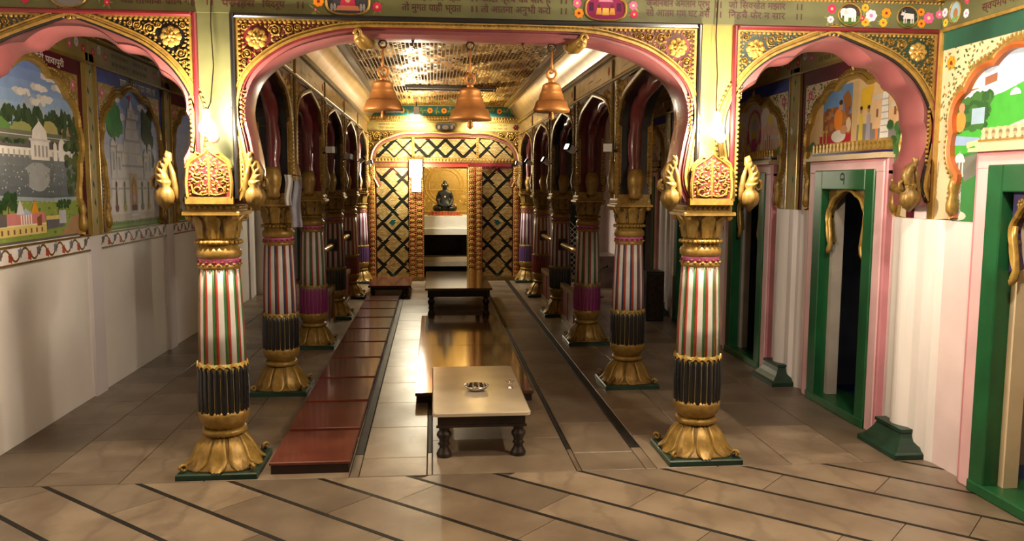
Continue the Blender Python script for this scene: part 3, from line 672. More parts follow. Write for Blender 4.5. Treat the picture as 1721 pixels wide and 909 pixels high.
# ------------------------------------------------------------------ columns
MESH = {}
def part(name, key, fn, parent, rotz=0, smooth=False):
    if key not in MESH:
        b = fn(); o = b.build(name, None, smooth); MESH[key] = o.data; o.parent = parent
    else: o = link(name, MESH[key], parent)
    o.rotation_euler = (0, 0, rotz); return o
def on(rz, r, z, a): return (r*cos(a), r*sin(a), z)
BASEP = [(.190, .033), (.188, .043), (.168, .060), (.152, .085), (.140, .115), (.126, .145), (.108, .172), (.092, .192)]
def bprof(z):
    for (r0, z0), (r1, z1) in zip(BASEP[1:], BASEP[2:]):
        if z <= z1: return r0+(r1-r0)*(z-z0)/(z1-z0)
    return BASEP[-1][0]
def petal_mesh(z0, z1, prof, hw, out, n=9, m='gold', curl=.0):
    b = MB(m); rows = []
    for j in range(n):
        t = j/(n-1); z = z0+(z1-z0)*t; r = prof(z); w_ = hw*(sin(pi*(.08+.92*(1-t))**.8)**.6 if t > 0 else .25)
        w_ = hw*(max(.12, 1-(1-t/.28)**2)**.5 if t < .28 else 1-.28*(t-.28))
        rr = r+out*(.5+.5*sin(pi*t))+curl*(1-t)**3
        rows.append([on(0, rr-out*1.1, z, -w_), on(0, rr+out*.15, z, -w_*.86), on(0, rr-out*.7, z, -w_*.5), on(0, rr+out*.2, z, 0), on(0, rr-out*.7, z, w_*.5), on(0, rr+out*.15, z, w_*.86), on(0, rr-out*1.1, z, w_)])
    vs_ = [p for r in rows for p in r]; b.add(vs_, [(j*7+i, j*7+i+1, j*7+8+i, j*7+7+i) for j in range(n-1) for i in range(6)]); b.add(rows[0], [(0, 1, 2, 3, 4, 5, 6)]); return b
VARI = {0: ('rib_red', 'rib_green', 'black'), 1: ('rib_red', 'rib_blue', 'black'), 2: ('rib_red', 'rib_green', 'magenta'), 3: ('rib_red', 'rib_blue', 'black'), 4: ('rib_red', 'rib_orange', 'wine'), 5: ('purple', 'rib_pink', 'purple')}
def rpoint(a, hx): c = max(abs(cos(a)), abs(sin(a))); return hx/c
HEADS = []
def column(side, i, label):
    x, y = side*CX, CY[i]; c = thing('temple_column', label, 'column', (x, y, 0), 'carved temple columns'); ra, rb, lo = VARI[i]; det = i < 4
    def plinth():
        b = MB('dark_green'); h = .205; b.cbox(GROUND, -h, h, -h, h, 0, .033, .006); return b
    part('plinth', 'plinth', plinth, c)
    def base():
        b = MB('gold_dark')
        def mod(a, z): t = max(0, 1-(z-.033)/.11); return 1+t*t*.14*(abs(sin(2*a))**3)
        b.lathe(BASEP, 40, (0, 0, 0), mod); return b
    lb = part('lotus_base', 'base', base, c, 0, True)
    for k in range(10): part('petal', 'bpetal', lambda: petal_mesh(.037, .187, bprof, .295, .017, 11, 'gold', .006), lb, k*pi/5+pi/10, True)
    for k in range(4):
        def curl():
            b = MB('gold'); q = .172; b.tube([(q+.016*cos(t)*(1-t/11), q+.016*cos(t)*(1-t/11), .056+.021*sin(t)*(1-t/11)) for t in [j*.5 for j in range(14)]], .0085, 6); b.use('black').ball((q+.006, q-.012, .052), .010, 8, 5); return b
        part('corner_curl', 'curl', curl, lb, k*pi/2, True)
    def rope():
        b = MB('gold'); vs_ = []; n, m = 60, 10
        for a in range(n):
            t = 2*pi*a/n
            for q in range(m):
                p = 2*pi*q/m; r = .019*(1+.16*sin(30*t/1.25*1.0+p*2)); vs_.append(((.097+r*cos(p))*cos(t), (.097+r*cos(p))*sin(t), .210+r*sin(p)))
        b.add(vs_, [(a*m+q, ((a+1) % n)*m+q, ((a+1) % n)*m+(q+1) % m, a*m+(q+1) % m) for a in range(n) for q in range(m)]); return b
    part('rope_ring', 'rope', rope, c, 0, True)
    part('lotus_cup', 'cup', lambda: MB('gold').lathe([(.09, .19), (.085, .225), (.098, .236), (.118, .258), (.129, .285), (.132, .31), (.128, .33)], 36, mod=lambda a, z: 1+.012*cos(12*a)*(z > .24)), c, 0, True)
    ls = part('lower_shaft', 'lshaft', lambda: MB('olive_yellow').lathe([(.124, .30), (.127, .36), (.1275, .45), (.125, .55), (.122, .585)], 48, mod=lambda a, z: 1.0), c, 0, True)
    def flute():
        b = MB(lo); w_ = pi/24*.92; rows = []
        for z, ww in ((.318, .45), (.330, .9), (.345, 1), (.42, 1), (.53, 1), (.548, .85), (.562, .35)):
            r = .1335-.004*abs(z-.44)/.12; rows.append([on(0, r-.0045, z, -w_*ww), on(0, r+.0005, z, -w_*ww*.8), on(0, r+.0005, z, w_*ww*.8), on(0, r-.0045, z, w_*ww)])
        b.add([p for r in rows for p in r], [(j*4+q, j*4+q+1, j*4+5+q, j*4+4+q) for j in range(6) for q in range(3)]); return b
    for k in range(24): part('flute', 'flute'+lo, flute, ls, k*pi/12, True)
    def scallop():
        b = MB('gold'); n = 96; vs_ = []
        for a in range(n):
            t = 2*pi*a/n; zt = .592-.020*abs(sin(6*t)); zb = .566+.014*abs(cos(12*t))-.006
            for r, z in ((.126, zb), (.1335, zb), (.129, zt), (.118, zt)): vs_.append((r*cos(t), r*sin(t), z))
        b.add(vs_, [(a*4+q, ((a+1) % n)*4+q, ((a+1) % n)*4+q+1, a*4+q+1) for a in range(n) for q in range(3)]); return b
    part('scalloped_band', 'scal', scallop, c, pi/24)
    us = part('upper_shaft', 'ushaft', lambda: MB('white_flute').lathe([(.119, .56), (.1155, .75), (.108, .95), (.101, 1.10)], 72, mod=lambda a, z: 1-.018*abs(cos(6*a))**4), c, 0, True)
    for k in range(24):
        m = ra if k % 2 else rb; an = (k//2)*pi/6+(.078 if k % 2 else -.078)
        part('rib', 'rib'+m, lambda: MB(m).tube([(.1145, 0, .575), (.1115, 0, .75), (.1045, 0, .95), (.0975, 0, 1.09)], [.0082, .008, .0072, .0066], 6), us, an, True)
    def fillet():
        b = MB('gold_dark')
        for k in range(12): t = k*pi/6; b.tube([on(0, .1185, .575, t), on(0, .1155, .75, t), on(0, .1082, .95, t), on(0, .1005, 1.09, t)], .0026, 4)
        return b
    part('gilt_fillets', 'fil', fillet, us)
    part('neck_band', 'neck'+('p' if i == 5 else ''), lambda: MB('gold').lathe([(.100, 1.075), (.106, 1.085), (.107, 1.10), (.103, 1.105)], 36).use('rib_pink' if i in (0, 2, 5) else 'rib_orange').lathe([(.1035, 1.104), (.1045, 1.128), (.103, 1.138)], 36).use('gold').lathe([(.104, 1.136), (.112, 1.146), (.113, 1.172), (.107, 1.186), (.098, 1.19), (.096, 1.21)], 36, mod=lambda a, z: 1+.02*cos(16*a)*(1.14 < z < 1.18)), c, 0, True)
    def dots():
        b = MB('wine')
        for k in range(16): t = 2*pi*k/16; b.ball((.104*cos(t), .104*sin(t), 1.118), .010, 6, 4, (1, 1, .6))
        b.use('gold')
        for k in range(16): t = 2*pi*(k+.5)/16; b.ball((.105*cos(t), .105*sin(t), 1.104), .011, 6, 4, (1, 1, .8))
        return b
    part('petal_dots', 'dots', dots, c)
    def beadring():
        b = MB('gold'); b.lathe([(.09, 1.205), (.104, 1.209), (.110, 1.219), (.104, 1.229), (.09, 1.233)], 36)
        for k in range(26): t = 2*pi*k/26; b.ball((.112*cos(t), .112*sin(t), 1.219), .0115, 6, 5)
        return b
    part('bead_ring', 'beads', beadring, c, 0, True)
    cp = lambda z: .097+.004*(z-1.235)/.1+.024*max(0, (z-1.30)/.06)**1.6
    cap = part('capital', 'cap', lambda: MB('gold_dark').lathe([(cp(z), z) for z in (1.23, 1.26, 1.30, 1.33, 1.35, 1.365)], 36), c, 0, True)
    for k in range(8):
        def cpetal():
            b = petal_mesh(1.362, 1.24, cp, .36, .013, 8, 'gold', .006); b.use('black').leaf(Frame(on(0, .118, 1.29, .36), (-sin(.36), cos(.36), 0), (0, 0, 1), (cos(.36), sin(.36), 0)), 0, -.02, pi/2, .045, .007, .004); return b
        part('petal', 'cpetal', cpetal, cap, k*pi/4, True)
    def abacus():
        b = MB('gold'); b.cbox(Frame((0, 0, 1.362), (1, 0, 0), (0, 1, 0), (0, 0, 1)), -.142, .142, -.142, .142, 0, .02, .006); b.box(-.125, .125, -.125, .125, 1.38, 1.42)
        for k in range(4):
            a = k*pi/2; Fk = Frame((.1251*sin(a), -.1251*cos(a), 0), (cos(a), sin(a), 0), (0, 0, 1), (sin(a), -cos(a), 0)); b.beads(Fk, (-.12, 1.400), (.12, 1.400), .026, .013, .007)
            b.ball((.13*cos(a+pi/4)*1.25, .13*sin(a+pi/4)*1.25, 1.352), .02, 8, 6)
        return b
    part('abacus', 'abacus', abacus, c)
    hd = c
    if i == 0: hd = link('column_head', None, wf, (x, y, 0)); HEADS.append(hd)
    part('impost', 'impost%d' % (i == 0), lambda: MB('gold').box(-.118, .118, -.160 if i == 0 else -.124, .124, 1.4201, 1.455), hd)
    if i == 0:
        def carve():
            F = Frame((0, -.140, 0), (1.12, 0, 0), (0, 0, 1), (0, -1, 0)); b = MB('dark_red')
            half = [(.100, 1.455), (.104, 1.52), (.100, 1.57), (.092, 1.62), (.06, 1.65), (.025, 1.675), (0, 1.70)]; H = catmull(half, 5)
            P = [(-u, v) for u, v in H]+[(u, v) for u, v in H[::-1]]; b.prism(F, P, 0, .014); b.use('gold')
            Q = [(u*.96, 1.455+(v-1.455)*.96) for u, v in P]; b.ridge(F, Q, .007, .012, .014); b.ridge(F, [(0, 1.46), (0, 1.66)], .006, .012, .014); b.leaf(F, 0, 1.67, pi/2, .05, .012, .012, .014)
            for s_ in (-1, 1):
                for (u, v, r, a0, d) in ((.046, 1.490, .027, -2.2, 1), (.044, 1.575, .02, 1.5, -1), (.026, 1.62, .014, 2.5, 1), (.062, 1.525, .012, .3, 1)):
                    b.ridge(F, [(s_*(u+r*(1-.07*k)*cos(a0+d*k*.5)), v+r*(1-.07*k)*sin(a0+d*k*.5)) for k in range(12)], .0042, .010, .014)
                b.ridge(F, [(s_*.004, 1.47), (s_*.03, 1.462), (s_*.07, 1.475), (s_*.078, 1.52)], .004, .010, .014)
                # prancing animal
                for (u, v, a, l, w_) in ((.030, 1.545, .25, .045, .010), (.066, 1.553, 1.2, .026, .007), (.072, 1.575, .3, .014, .006), (.034, 1.542, -2.0, .026, .005), (.060, 1.548, -1.1, .028, .005), (.07, 1.545, -.3, .022, .004), (.03, 1.55, 2.4, .024, .004)):
                    aa = a if s_ > 0 else pi-a; b.leaf(F, s_*u, v, aa, l, w_, .011, .014)
                for (u, v, a) in ((.018, 1.60, .7), (.06, 1.60, 1.6), (.084, 1.50, 1.7), (.02, 1.51, .8), (.02, 1.48, -.2), (.045, 1.635, 2.2), (.08, 1.60, 2.0)):
                    aa = a if s_ > 0 else pi-a; b.leaf(F, s_*u, v, aa, .022, .006, .009, .014)
                b.ridge(F, [(s_*.10, 1.60), (s_*.085, 1.635), (s_*.062, 1.655), (s_*.05, 1.672), (s_*.035, 1.668)], [.006, .01, .012, .009, .004], .014, .012)
            scrolls(b, F, [(u*.9, 1.46+(v-1.455)*.9) for u, v in P], 4, .010, .0055, 0, .006, .014)
            return b
        tag(part('carved_panel', 'carve', carve, hd), 'carved panel of gilded vines and prancing animals on dark red')
    def bracket():
        b = MB('gold_dark'); y = -.13; rib = lambda a, z: 1+.07*cos(8*a)
        b.lathe([(.004, 1.385), (.018, 1.40), (.042, 1.425), (.052, 1.455), (.046, 1.485), (.026, 1.508), (.036, 1.522), (.030, 1.54)], 24, (.190, y, 0), mod=rib)
        b.tube([(.18, y, 1.52), (.205, y, 1.55), (.212, y, 1.585), (.196, y, 1.62), (.170, y, 1.645), (.166, y, 1.67), (.182, y, 1.682)], [.026, .032, .031, .027, .020, .013, .005], 10)
        F2 = Frame((0, y-.028, 0), (1, 0, 0), (0, 0, 1), (0, -1, 0))
        for k in range(6): b.leaf(F2, .186+.010*sin(k), 1.52+.024*k, .5+.25*k, .045, .010, .012)
        b.tube([(.138, y, 1.43), (.143, y, 1.50), (.152, y, 1.57), (.166, y, 1.625)], [.012, .016, .014, .008], 8)
        b.tube([(.228, y, 1.56), (.250, y, 1.542), (.250, y, 1.508), (.232, y, 1.50), (.224, y, 1.515)], [.012, .012, .010, .008, .004], 6)
        b.tube([(.16, y+.01, 1.50), (.185, y+.06, 1.50), (.20, y+.15, 1.52)], [.022, .030, .026], 8)
        return b
    if i == 0:
        o = part('bracket', 'brk', bracket, hd, 0, True); o.location.x = .03; o = part('bracket', 'brk', bracket, hd, 0, True); o.scale = (-1, 1, 1); o.location.x = -.03
    else:
        nd = 'black' if i % 2 else 'dark_red'
        part('post', 'post'+nd, lambda: MB(nd).box(-.122, .122, -.105, .105, 1.455, 2.29), c)
        def strips():
            b = MB('gold')
            for s_ in (-1, 1):
                for q in (-1, 1): x_, y_ = sorted((q*.096, q*.134)), sorted((s_*.085, s_*.112)); b.box(*x_, *y_, 1.455, 2.29)
            for s_ in (-1, 1):
                for q in (-1, 1): b.beads(Frame((q*.134, s_*.098, 0), (0, q, 0), (0, 0, 1), (q, 0, 0)), (0, 1.46), (0, 2.28), .028, .012, .008); b.beads(Frame((q*.115, s_*.112, 0), (-s_, 0, 0), (0, 0, 1), (0, s_, 0)), (0, 1.46), (0, 2.28), .028, .013, .008)
            return b
        part('bead_strip', 'strips', strips, c)
        def foot(): return MB('gold_dark').lathe([(.02, 1.455), (.05, 1.47), (.042, 1.50), (.055, 1.55), (.05, 1.6), (.032, 1.66), (.012, 1.70)], 10, (.12, 0, 0))
        for k in range(2): part('bulb_bracket', 'foot', foot, c, k*pi, True)
    return c
LB = {(-1, 0): 'tall gold lotus column with red and green ribs beside the foremost red board', (1, 0): 'tall gold lotus column with red and green ribs nearest the green pilaster base',
      (-1, 1): 'gold column with red and blue ribs and a grey cloth hanging from it', (1, 1): 'gold column with red and blue ribs and black flutes across from the cloth-hung column',
      (-1, 2): 'gold column with magenta lower flutes next to the red boards', (1, 2): 'gold column with magenta lower flutes on the side of the green doors',
      (-1, 3): 'striped black-fluted column with brass bars, on the red boards side', (1, 3): 'striped black-fluted column with brass bars, on the green doors side',
      (-1, 4): 'striped column with dark red lower flutes by the low side bench', (1, 4): 'striped column with dark red lower flutes on the green doors side',
      (-1, 5): 'purple striped column against the gold screen behind the low bench', (1, 5): 'purple striped column against the gold screen across from the low bench'}
for i in range(6):
    for s_ in (-1, 1): column(s_, i, LB[(s_, i)])

# ------------------------------------------------------------------ back screen wall and sanctum
OX0, OX1, OZ = -.32, .36, 1.77
mb = MB('gold_dark'); mb.box(-1.42, OX0, YB, YB+.2, 0, ZC+.1); mb.box(OX1, 1.42, YB, YB+.2, 0, ZC+.1); mb.box(OX0, OX1, YB, YB+.2, OZ, ZC+.1)
wb = struct('wall_back', mb, 'gilded mosaic screen wall around the sanctum doorway', 'wall')
MB('teal').fbox(BACK, -1.2, 1.2, 2.57, 2.745, 0, .02).build('floral_band', wb)
m2 = MB('paint')
for k in range(11):
    u = -1.08+k*.216; c = FLC[(1, 3, 4, 0, 1)[k % 5]]; leaves(m2, BACK, u+.1, 2.655, k, .0204, 12, .08); flower(m2, BACK, u, 2.655, .045, c[0], c[1], .0206)
m2.build('painted_flowers', wb)
m2 = MB('gold'); m2.fbox(BACK, -1.2, 1.2, 2.48, 2.57, 0, .03); m2.beads(BACK, (-1.2, 2.54), (1.2, 2.54), .045, .02, .012, .03); m2.beads(BACK, (-1.2, 2.50), (1.2, 2.50), .03, .012, .01, .03); m2.build('molding', wb)
MB('olive_yellow').fbox(BACK, -1.2, 1.2, 2.345, 2.48, 0, .012).build('text_band', wb)
for u, w_ in ((-1.0, .75), (.34, .65)):
    for z in (2.425, 2.372): strokes(BACK, u, z, w_, .03, 'letter_brown', wb, .0125, int(z*1000+u*10))
m2 = MB('gold_dark'); C = ell(0.02, 2.41, .16, .062, 28, 3); C.append(C[0]); m2.band(BACK, [(.02+(x-.02)*.9, 2.41+(y-2.41)*.88) for x, y in C], C, .012, .02, .004); md = m2.build('medallion', wb)
m2 = MB('paint'); m2.flat(BACK, ell(.02, 2.41, .145, .055, 20, 3), .013, (.10, .11, .12)); m2.flat(BACK, ell(.02, 2.40, .05, .035, 12), .0133, (.4, .36, .3))
for x in (-.08, .12): m2.flat(BACK, ell(x, 2.405, .022, .03, 10), .0134, (.5, .42, .34))
m2.build('painted_scene', md)
m2 = MB('bright_red'); m2.rosette(BACK, 1.12, 2.41, .05, .01, 6, .012); m2.build('rosette', wb)
BH = [(1.0, 1.5), (1.04, 1.60), (1.09, 1.72), (1.11, 1.86), (1.06, 2.03), (.93, 2.16), (.72, 2.235), (.5, 2.26), (.25, 2.265), (0, 2.265)]
A = arch(.02, BH, 4, .012, 12)
B = offset(A, .05); poly = [(-1.2, 1.5), (-1.2, 2.34), (1.24, 2.34), (1.24, 1.5)]+[p for p in B[::-1] if -1.19 < p[0] < 1.23]
MB('gold_dark').prism(BACK, poly, 0, .02).build('spandrel', wb)
m2 = MB('gold_bright'); scrolls(m2, BACK, poly, 31, .07, .03, 900, .018, .02); tag(m2.build('scrollwork', wb), kind='stuff')
m2 = MB('pink_maroon'); m2.band(BACK, A, offset(A, .03), 0, .03); m2.use('gold').band(BACK, offset(A, .03), offset(A, .06), 0, .045, .012); m2.band(BACK, offset(A, -.02), A, 0, .02); m2.build('arch_molding', wb)
def mosaic_panel(F, u0, u1, v0, v1, pw, ph, seed, shape=None, accents=()):
    rr = random.Random(seed); m = MB('mosaic_wall'); bw, bh = .0345, .0172; nr = int((v1-v0)/bh); ncx = int((u1-u0)/bw)+1; uc = (u0+u1)/2
    for j in range(nr):
        for i in range(-1, ncx+1):
            a = u0+(i+(.5 if j % 2 else 0))*bw; b = a+bw*.88; a, b = max(a, u0), min(b, u1)
            if b-a < .006: continue
            v = v0+j*bh; u = (a+b)/2
            if shape and not shape(u, v+bh/2): continue
            du = (u-uc)/pw; dv = (v-v0)/ph; e1 = abs((du+dv) % 1-.5); e2 = abs((du-dv) % 1-.5)
            dark = e1 > .405 or e2 > .405; tl = rr.uniform(-.0006, .0006); t2 = rr.uniform(-.0006, .0006)
            m.col = (.012, .02, .015) if dark else rr.choice(((.70, .50, .19), (.64, .44, .15), (.58, .38, .12), (.76, .60, .30)))
            if any(hypot(u-x, v-y) < r for x, y, r in accents): m.col = (.01, .16, .14)
            n = .012; q = v+bh*.72
            m.add([F.p(a, v, n+tl), F.p(b, v, n-t2), F.p(b, q, n-tl), F.p(a, q, n+t2), F.p(a, v, 0), F.p(b, v, 0), F.p(b, q, 0), F.p(a, q, 0)], [(0, 1, 2, 3), (4, 5, 1, 0), (5, 6, 2, 1), (6, 7, 3, 2), (7, 4, 0, 3)])
    return m
PB = BACK.at(0, 0, .003)
for k, (a, b) in enumerate(((-1.05, -.56), (.60, 1.07))):
    MB('wine').fbox(BACK, a-.01, b+.01, .06, 1.79, 0, .004).build('panel_ground', wb)
    pn = mosaic_panel(PB, a, b, .07, 1.78, .31, .34, 40+k, None, [((a+b)/2, .92, .045), ((a+b)/2, .09, .03)]).build('mosaic_panel', wb); tag(pn, kind='stuff')
for k, (a, b) in enumerate(((-1.03, -.50), (-.46, .50), (.54, 1.06))):
    sh = (lambda A: lambda u, v: inpoly(A+[A[0]], u, v))([(u, v) for u, v in offset(A, -.025)])
    MB('wine').fbox(BACK, a, b, 1.93, 2.23 if k == 1 else 2.10, 0, .003).build('panel_ground', wb)
    pn = mosaic_panel(PB, a, b, 1.93, 2.235, .27, .27, 50+k, sh).build('mosaic_panel', wb); tag(pn, kind='stuff')
for x in (-.48, .52):
    m2 = MB('gold'); m2.fbox(BACK, x-.02, x+.02, 1.93, 2.25, 0, .02); m2.beads(BACK, (x, 1.93), (x, 2.24), .035, .016, .01, .02); m2.build('divider', wb)
m2 = MB('gold'); m2.fbox(BACK, -1.08, 1.1, 1.86, 1.93, 0, .03); m2.beads(BACK, (-1.08, 1.895), (1.1, 1.895), .05, .022, .014, .03); m2.use('dark_red'); m2.fbox(BACK, -1.08, 1.1, 1.845, 1.86, 0, .04); m2.build('lintel', wb)
m2 = MB('wine'); m2.fbox(BACK, -.33, 1.05, 1.805, 1.85, .03, .05)
for k in range(46): u = -.33+.03*k; m2.add([BACK.p(u, 1.807, .045), BACK.p(u+.027, 1.807, .045), BACK.p(u+.0135, 1.775-.012*(k % 3), .045), BACK.p(u, 1.807, .035), BACK.p(u+.027, 1.807, .035), BACK.p(u+.0135, 1.775-.012*(k % 3), .035)], [(0, 2, 1), (3, 4, 5), (0, 3, 5, 2), (1, 2, 5, 4)])
tag(m2.build('fringed_valance', wb), 'dark red fringed valance')
def jamb(u0, u1, v0, v1, key):
    m = MB('gold'); m.cbox(BACK, u0, u1, v0, v1, 0, .05, .012); r = (u1-u0)/2; n = int((v1-v0)/(r*1.5)); m.use('rib_red')
    m.fbox(BACK, u0+.012, u1-.012, v0+.01, v1-.01, .05, .0505)
    m.use('gold_bright')
    for k in range(n):
        v = v0+(k+.5)*(v1-v0)/n
        m.rosette(BACK, (u0+u1)/2, v, r*.75, .012, 6, .0505)
    for e in (u0+.006, u1-.006): m.beads(BACK, (e, v0), (e, v1), .03, .010, .008, .045)
    return m.build('carved_jamb', wb)
for a, b in ((-.55, -.455), (-.445, -.33), (.37, .485), (.495, .59), (-1.17, -1.075), (1.09, 1.185)): jamb(a, b, .03, 1.80, 0)
jamb(-.33, .37, 1.785, 1.845, 1)
m2 = MB('gold_dark'); m2.fbox(BACK, -1.2, -.33, 0, .06, 0, .06); m2.fbox(BACK, .37, 1.2, 0, .06, 0, .06); m2.build('plinth_band', wb)
# sanctum room
mb = MB('cream'); mb.box(-.9, -.8, YB+.2, 14.4, 0, 2.4); mb.box(.85, .95, YB+.2, 14.4, 0, 2.4); mb.box(-.9, .95, YB+.2, 14.4, 2.3, 2.4); mb.use('gold').box(-.9, .95, 14.3, 14.4, 0, 2.4)
ws = struct('wall_sanctum', mb, 'small gilded sanctum room behind the doorway', 'wall')
SF = Frame((0, 14.3, 0), (1, 0, 0), (0, 0, 1), (0, -1, 0)); m2 = MB('gold_bright')
for r in (.27, .33): m2.ridge(SF, [(.02+r*cos(a), 1.50+r*sin(a)) for a in [2*pi*k/40 for k in range(41)]], .012, .014)
for k in range(24): a = 2*pi*k/24; m2.leaf(SF, .02+.35*cos(a), 1.50+.35*sin(a), a, .07, .02, .01)
m2.ridge(SF, [(-.6, 1.42), (.64, 1.42)], .012, .012); m2.ridge(SF, [(-.6, 1.05), (.64, 1.05)], .012, .012); m2.fbox(SF, -.08, .12, 1.86, 1.93, 0, .03)
scrolls(m2, SF, [(-.6, 1.06), (-.6, 1.4), (-.3, 1.4), (-.3, 1.06)], 3, .08, .04, 200, .012); scrolls(m2, SF, [(.34, 1.06), (.34, 1.4), (.64, 1.4), (.64, 1.06)], 4, .08, .04, 200, .012)
tag(m2.build('embossed_backdrop', ws), kind='stuff')
al = thing('altar', 'white marble altar block with open dark space below, behind doorway', 'altar', (.02, 13.7, 0))
m2 = MB('altar_marble'); m2.box(-.78, .83, 13.45, 14.28, .80, 1.00); m2.build('slab', al)
m2 = MB('altar_marble'); m2.box(-.78, .83, 13.40, 13.5, .70, .80); m2.build('front_ledge', al)
m2 = MB('black_stone'); m2.box(-.78, .83, 14.0, 14.2, 0, .79); m2.build('gap_shade_sheet', al)  # black sheet behind the open gap; the shade there is put into its colour
m2 = MB('cream'); m2.box(-.78, .83, 13.5, 13.99, .26, .32); m2.use('grey_jamb').box(-.78, .83, 13.45, 13.52, .18, .26); m2.build('lower_shelf', al)
st = thing('seated_statue', 'black stone figure seated cross-legged on the marble altar', 'statue', (.02, 13.78, 1.075))
def P_(x, y, z): return (x, y, z)
V = [(0, 0, .09), (0, .005, .19), (0, .0, .29), (0, 0, .345), (0, 0, .385), (0, -.005, .43), (0, 0, .475), (0, 0, .51),
     (.085, 0, .305), (.125, .0, .19), (.085, -.09, .10), (.03, -.12, .085), (-.085, 0, .305), (-.125, .0, .19), (-.085, -.09, .10), (-.03, -.12, .085),
     (.10, -.04, .055), (.19, -.07, .045), (.06, -.14, .04), (-.10, -.04, .055), (-.19, -.07, .045), (-.06, -.14, .04)]
Eg = [(0, 1), (1, 2), (2, 3), (3, 4), (4, 5), (5, 6), (6, 7), (2, 8), (8, 9), (9, 10), (10, 11), (2, 12), (12, 13), (13, 14), (14, 15), (0, 16), (16, 17), (17, 18), (0, 19), (19, 20), (20, 21)]
Rr = [(.10, .075), (.078, .06), (.088, .06), .034, (.042, .048), (.052, .056), .040, .018, .042, .034, .028, .02, .042, .034, .028, .02, .062, .05, .034, .062, .05, .034]
body = skinned('body', V, Eg, Rr, 'stone_idol', st, (0, 0, 0))
for s_ in (-1, 1): MB('stone_idol').ball((.02+s_*.054, 13.78, 1.075+.425), .016, 8, 6, (.5, .8, 1.8)).build('ear', st, True)
m2 = MB('stone_idol'); m2.ball((.02, 13.722, 1.075+.425), .010, 8, 6, (.8, 1.2, 1.6)); m2.ball((.02, 13.728, 1.075+.398), .012, 8, 5, (1.4, .8, .5)); m2.build('nose_and_mouth', st, True)
m2 = MB('altar_marble')
for s_ in (-1, 1): m2.ball((.02+s_*.02, 13.733, 1.075+.44), .008, 8, 5, (1.4, .6, .7))
m2.build('eyes', st, True)
m2 = MB('silver'); m2.ball((.02, 13.722, 1.31), .02, 6, 4, (1, .4, 1)); m2.build('chest_mark', st, True)
ped = thing('lotus_pedestal', 'red and gold petalled pedestal under the black seated statue', 'pedestal', (.02, 13.75, 1.0))
m2 = MB('gold'); m2.box(-.26, .30, 13.55, 14.0, 1.0, 1.02); m2.box(-.24, .28, 13.57, 13.98, 1.065, 1.0749); m2.use('cream').box(-.22, .26, 13.59, 13.96, 1.02, 1.065); m2.build('slab', ped)
for k in range(10):
    m2 = MB('rib_red'); F = Frame((-.205+k*.05, 13.57, 0), (1, 0, 0), (0, 0, 1), (0, -1, 0)); m2.prism(F, [(-.02, 1.02), (.02, 1.02), (.022, 1.045), (.012, 1.06), (0, 1.066), (-.012, 1.06), (-.022, 1.045)], -.02, .006); m2.build('petal', ped)
lamp('sanctum_lamp_offscreen', 'POINT', (.45, 13.25, 2.12), E_SANCT, (1, .9, .55), .05)
# bright lamp box beside the doorway
fl = thing('flood_lamp', 'glaring white lamp box fixed on the gold jamb by the doorway', 'lamp', (-.44, YB-.05, 1.38))
m2 = MB('white_plastic'); m2.box(-.54, -.34, YB-.085, YB-.05, 1.62, 1.90); m2.box(-.50, -.36, YB-.085, YB-.05, 1.40, 1.62); m2.build('housing', fl)
m2 = MB('lamp_glow'); m2.box(-.53, -.35, YB-.12, YB-.085, 1.63, 1.89); m2.box(-.49, -.37, YB-.12, YB-.085, 1.41, 1.62); m2.build('diffuser', fl)
lamp('flood_light', 'POINT', (-.44, YB-.25, 1.75), E_BACK*.4, (1, .9, .66), .06)

# ------------------------------------------------------------------ murals
def blob(u, v, a, b, seed, n=16, k=.25):
    rr = random.Random(seed); return [(u+a*cos(2*pi*i/n)*(1+rr.uniform(-k, k)), v+b*sin(2*pi*i/n)*(1+rr.uniform(-k, k))) for i in range(n)]
def R_(u0, u1, v0, v1): return [(u0, v0), (u1, v0), (u1, v1), (u0, v1)]
def tree(m, F, u, v, a, b, n, seed, c=(.05, .10, .03), k=14):
    rr = random.Random(seed); m.flat(F, R_(u-a*.1, u+a*.1, v-b*1.5, v), n, (.10, .06, .03))
    for i in range(k):
        s_ = rr.uniform(.8, 1.35); m.flat(F, blob(u+rr.uniform(-.7, .7)*a, v+rr.uniform(-.7, .7)*b, a*.42, b*.42, seed*31+i, 10), n+.0002+i*.00004, tuple(x*s_ for x in c))
def dome(m, F, u, v, r, n, c):
    m.flat(F, [(u+r*cos(pi*k/10), v+r*1.05*sin(pi*k/10)) for k in range(11)], n, c); m.flat(F, [(u-r*.07, v+r), (u+r*.07, v+r), (u, v+r*1.5)], n, c)
W1, W2, W3 = (.74, .72, .70), (.58, .57, .60), (.42, .44, .50)
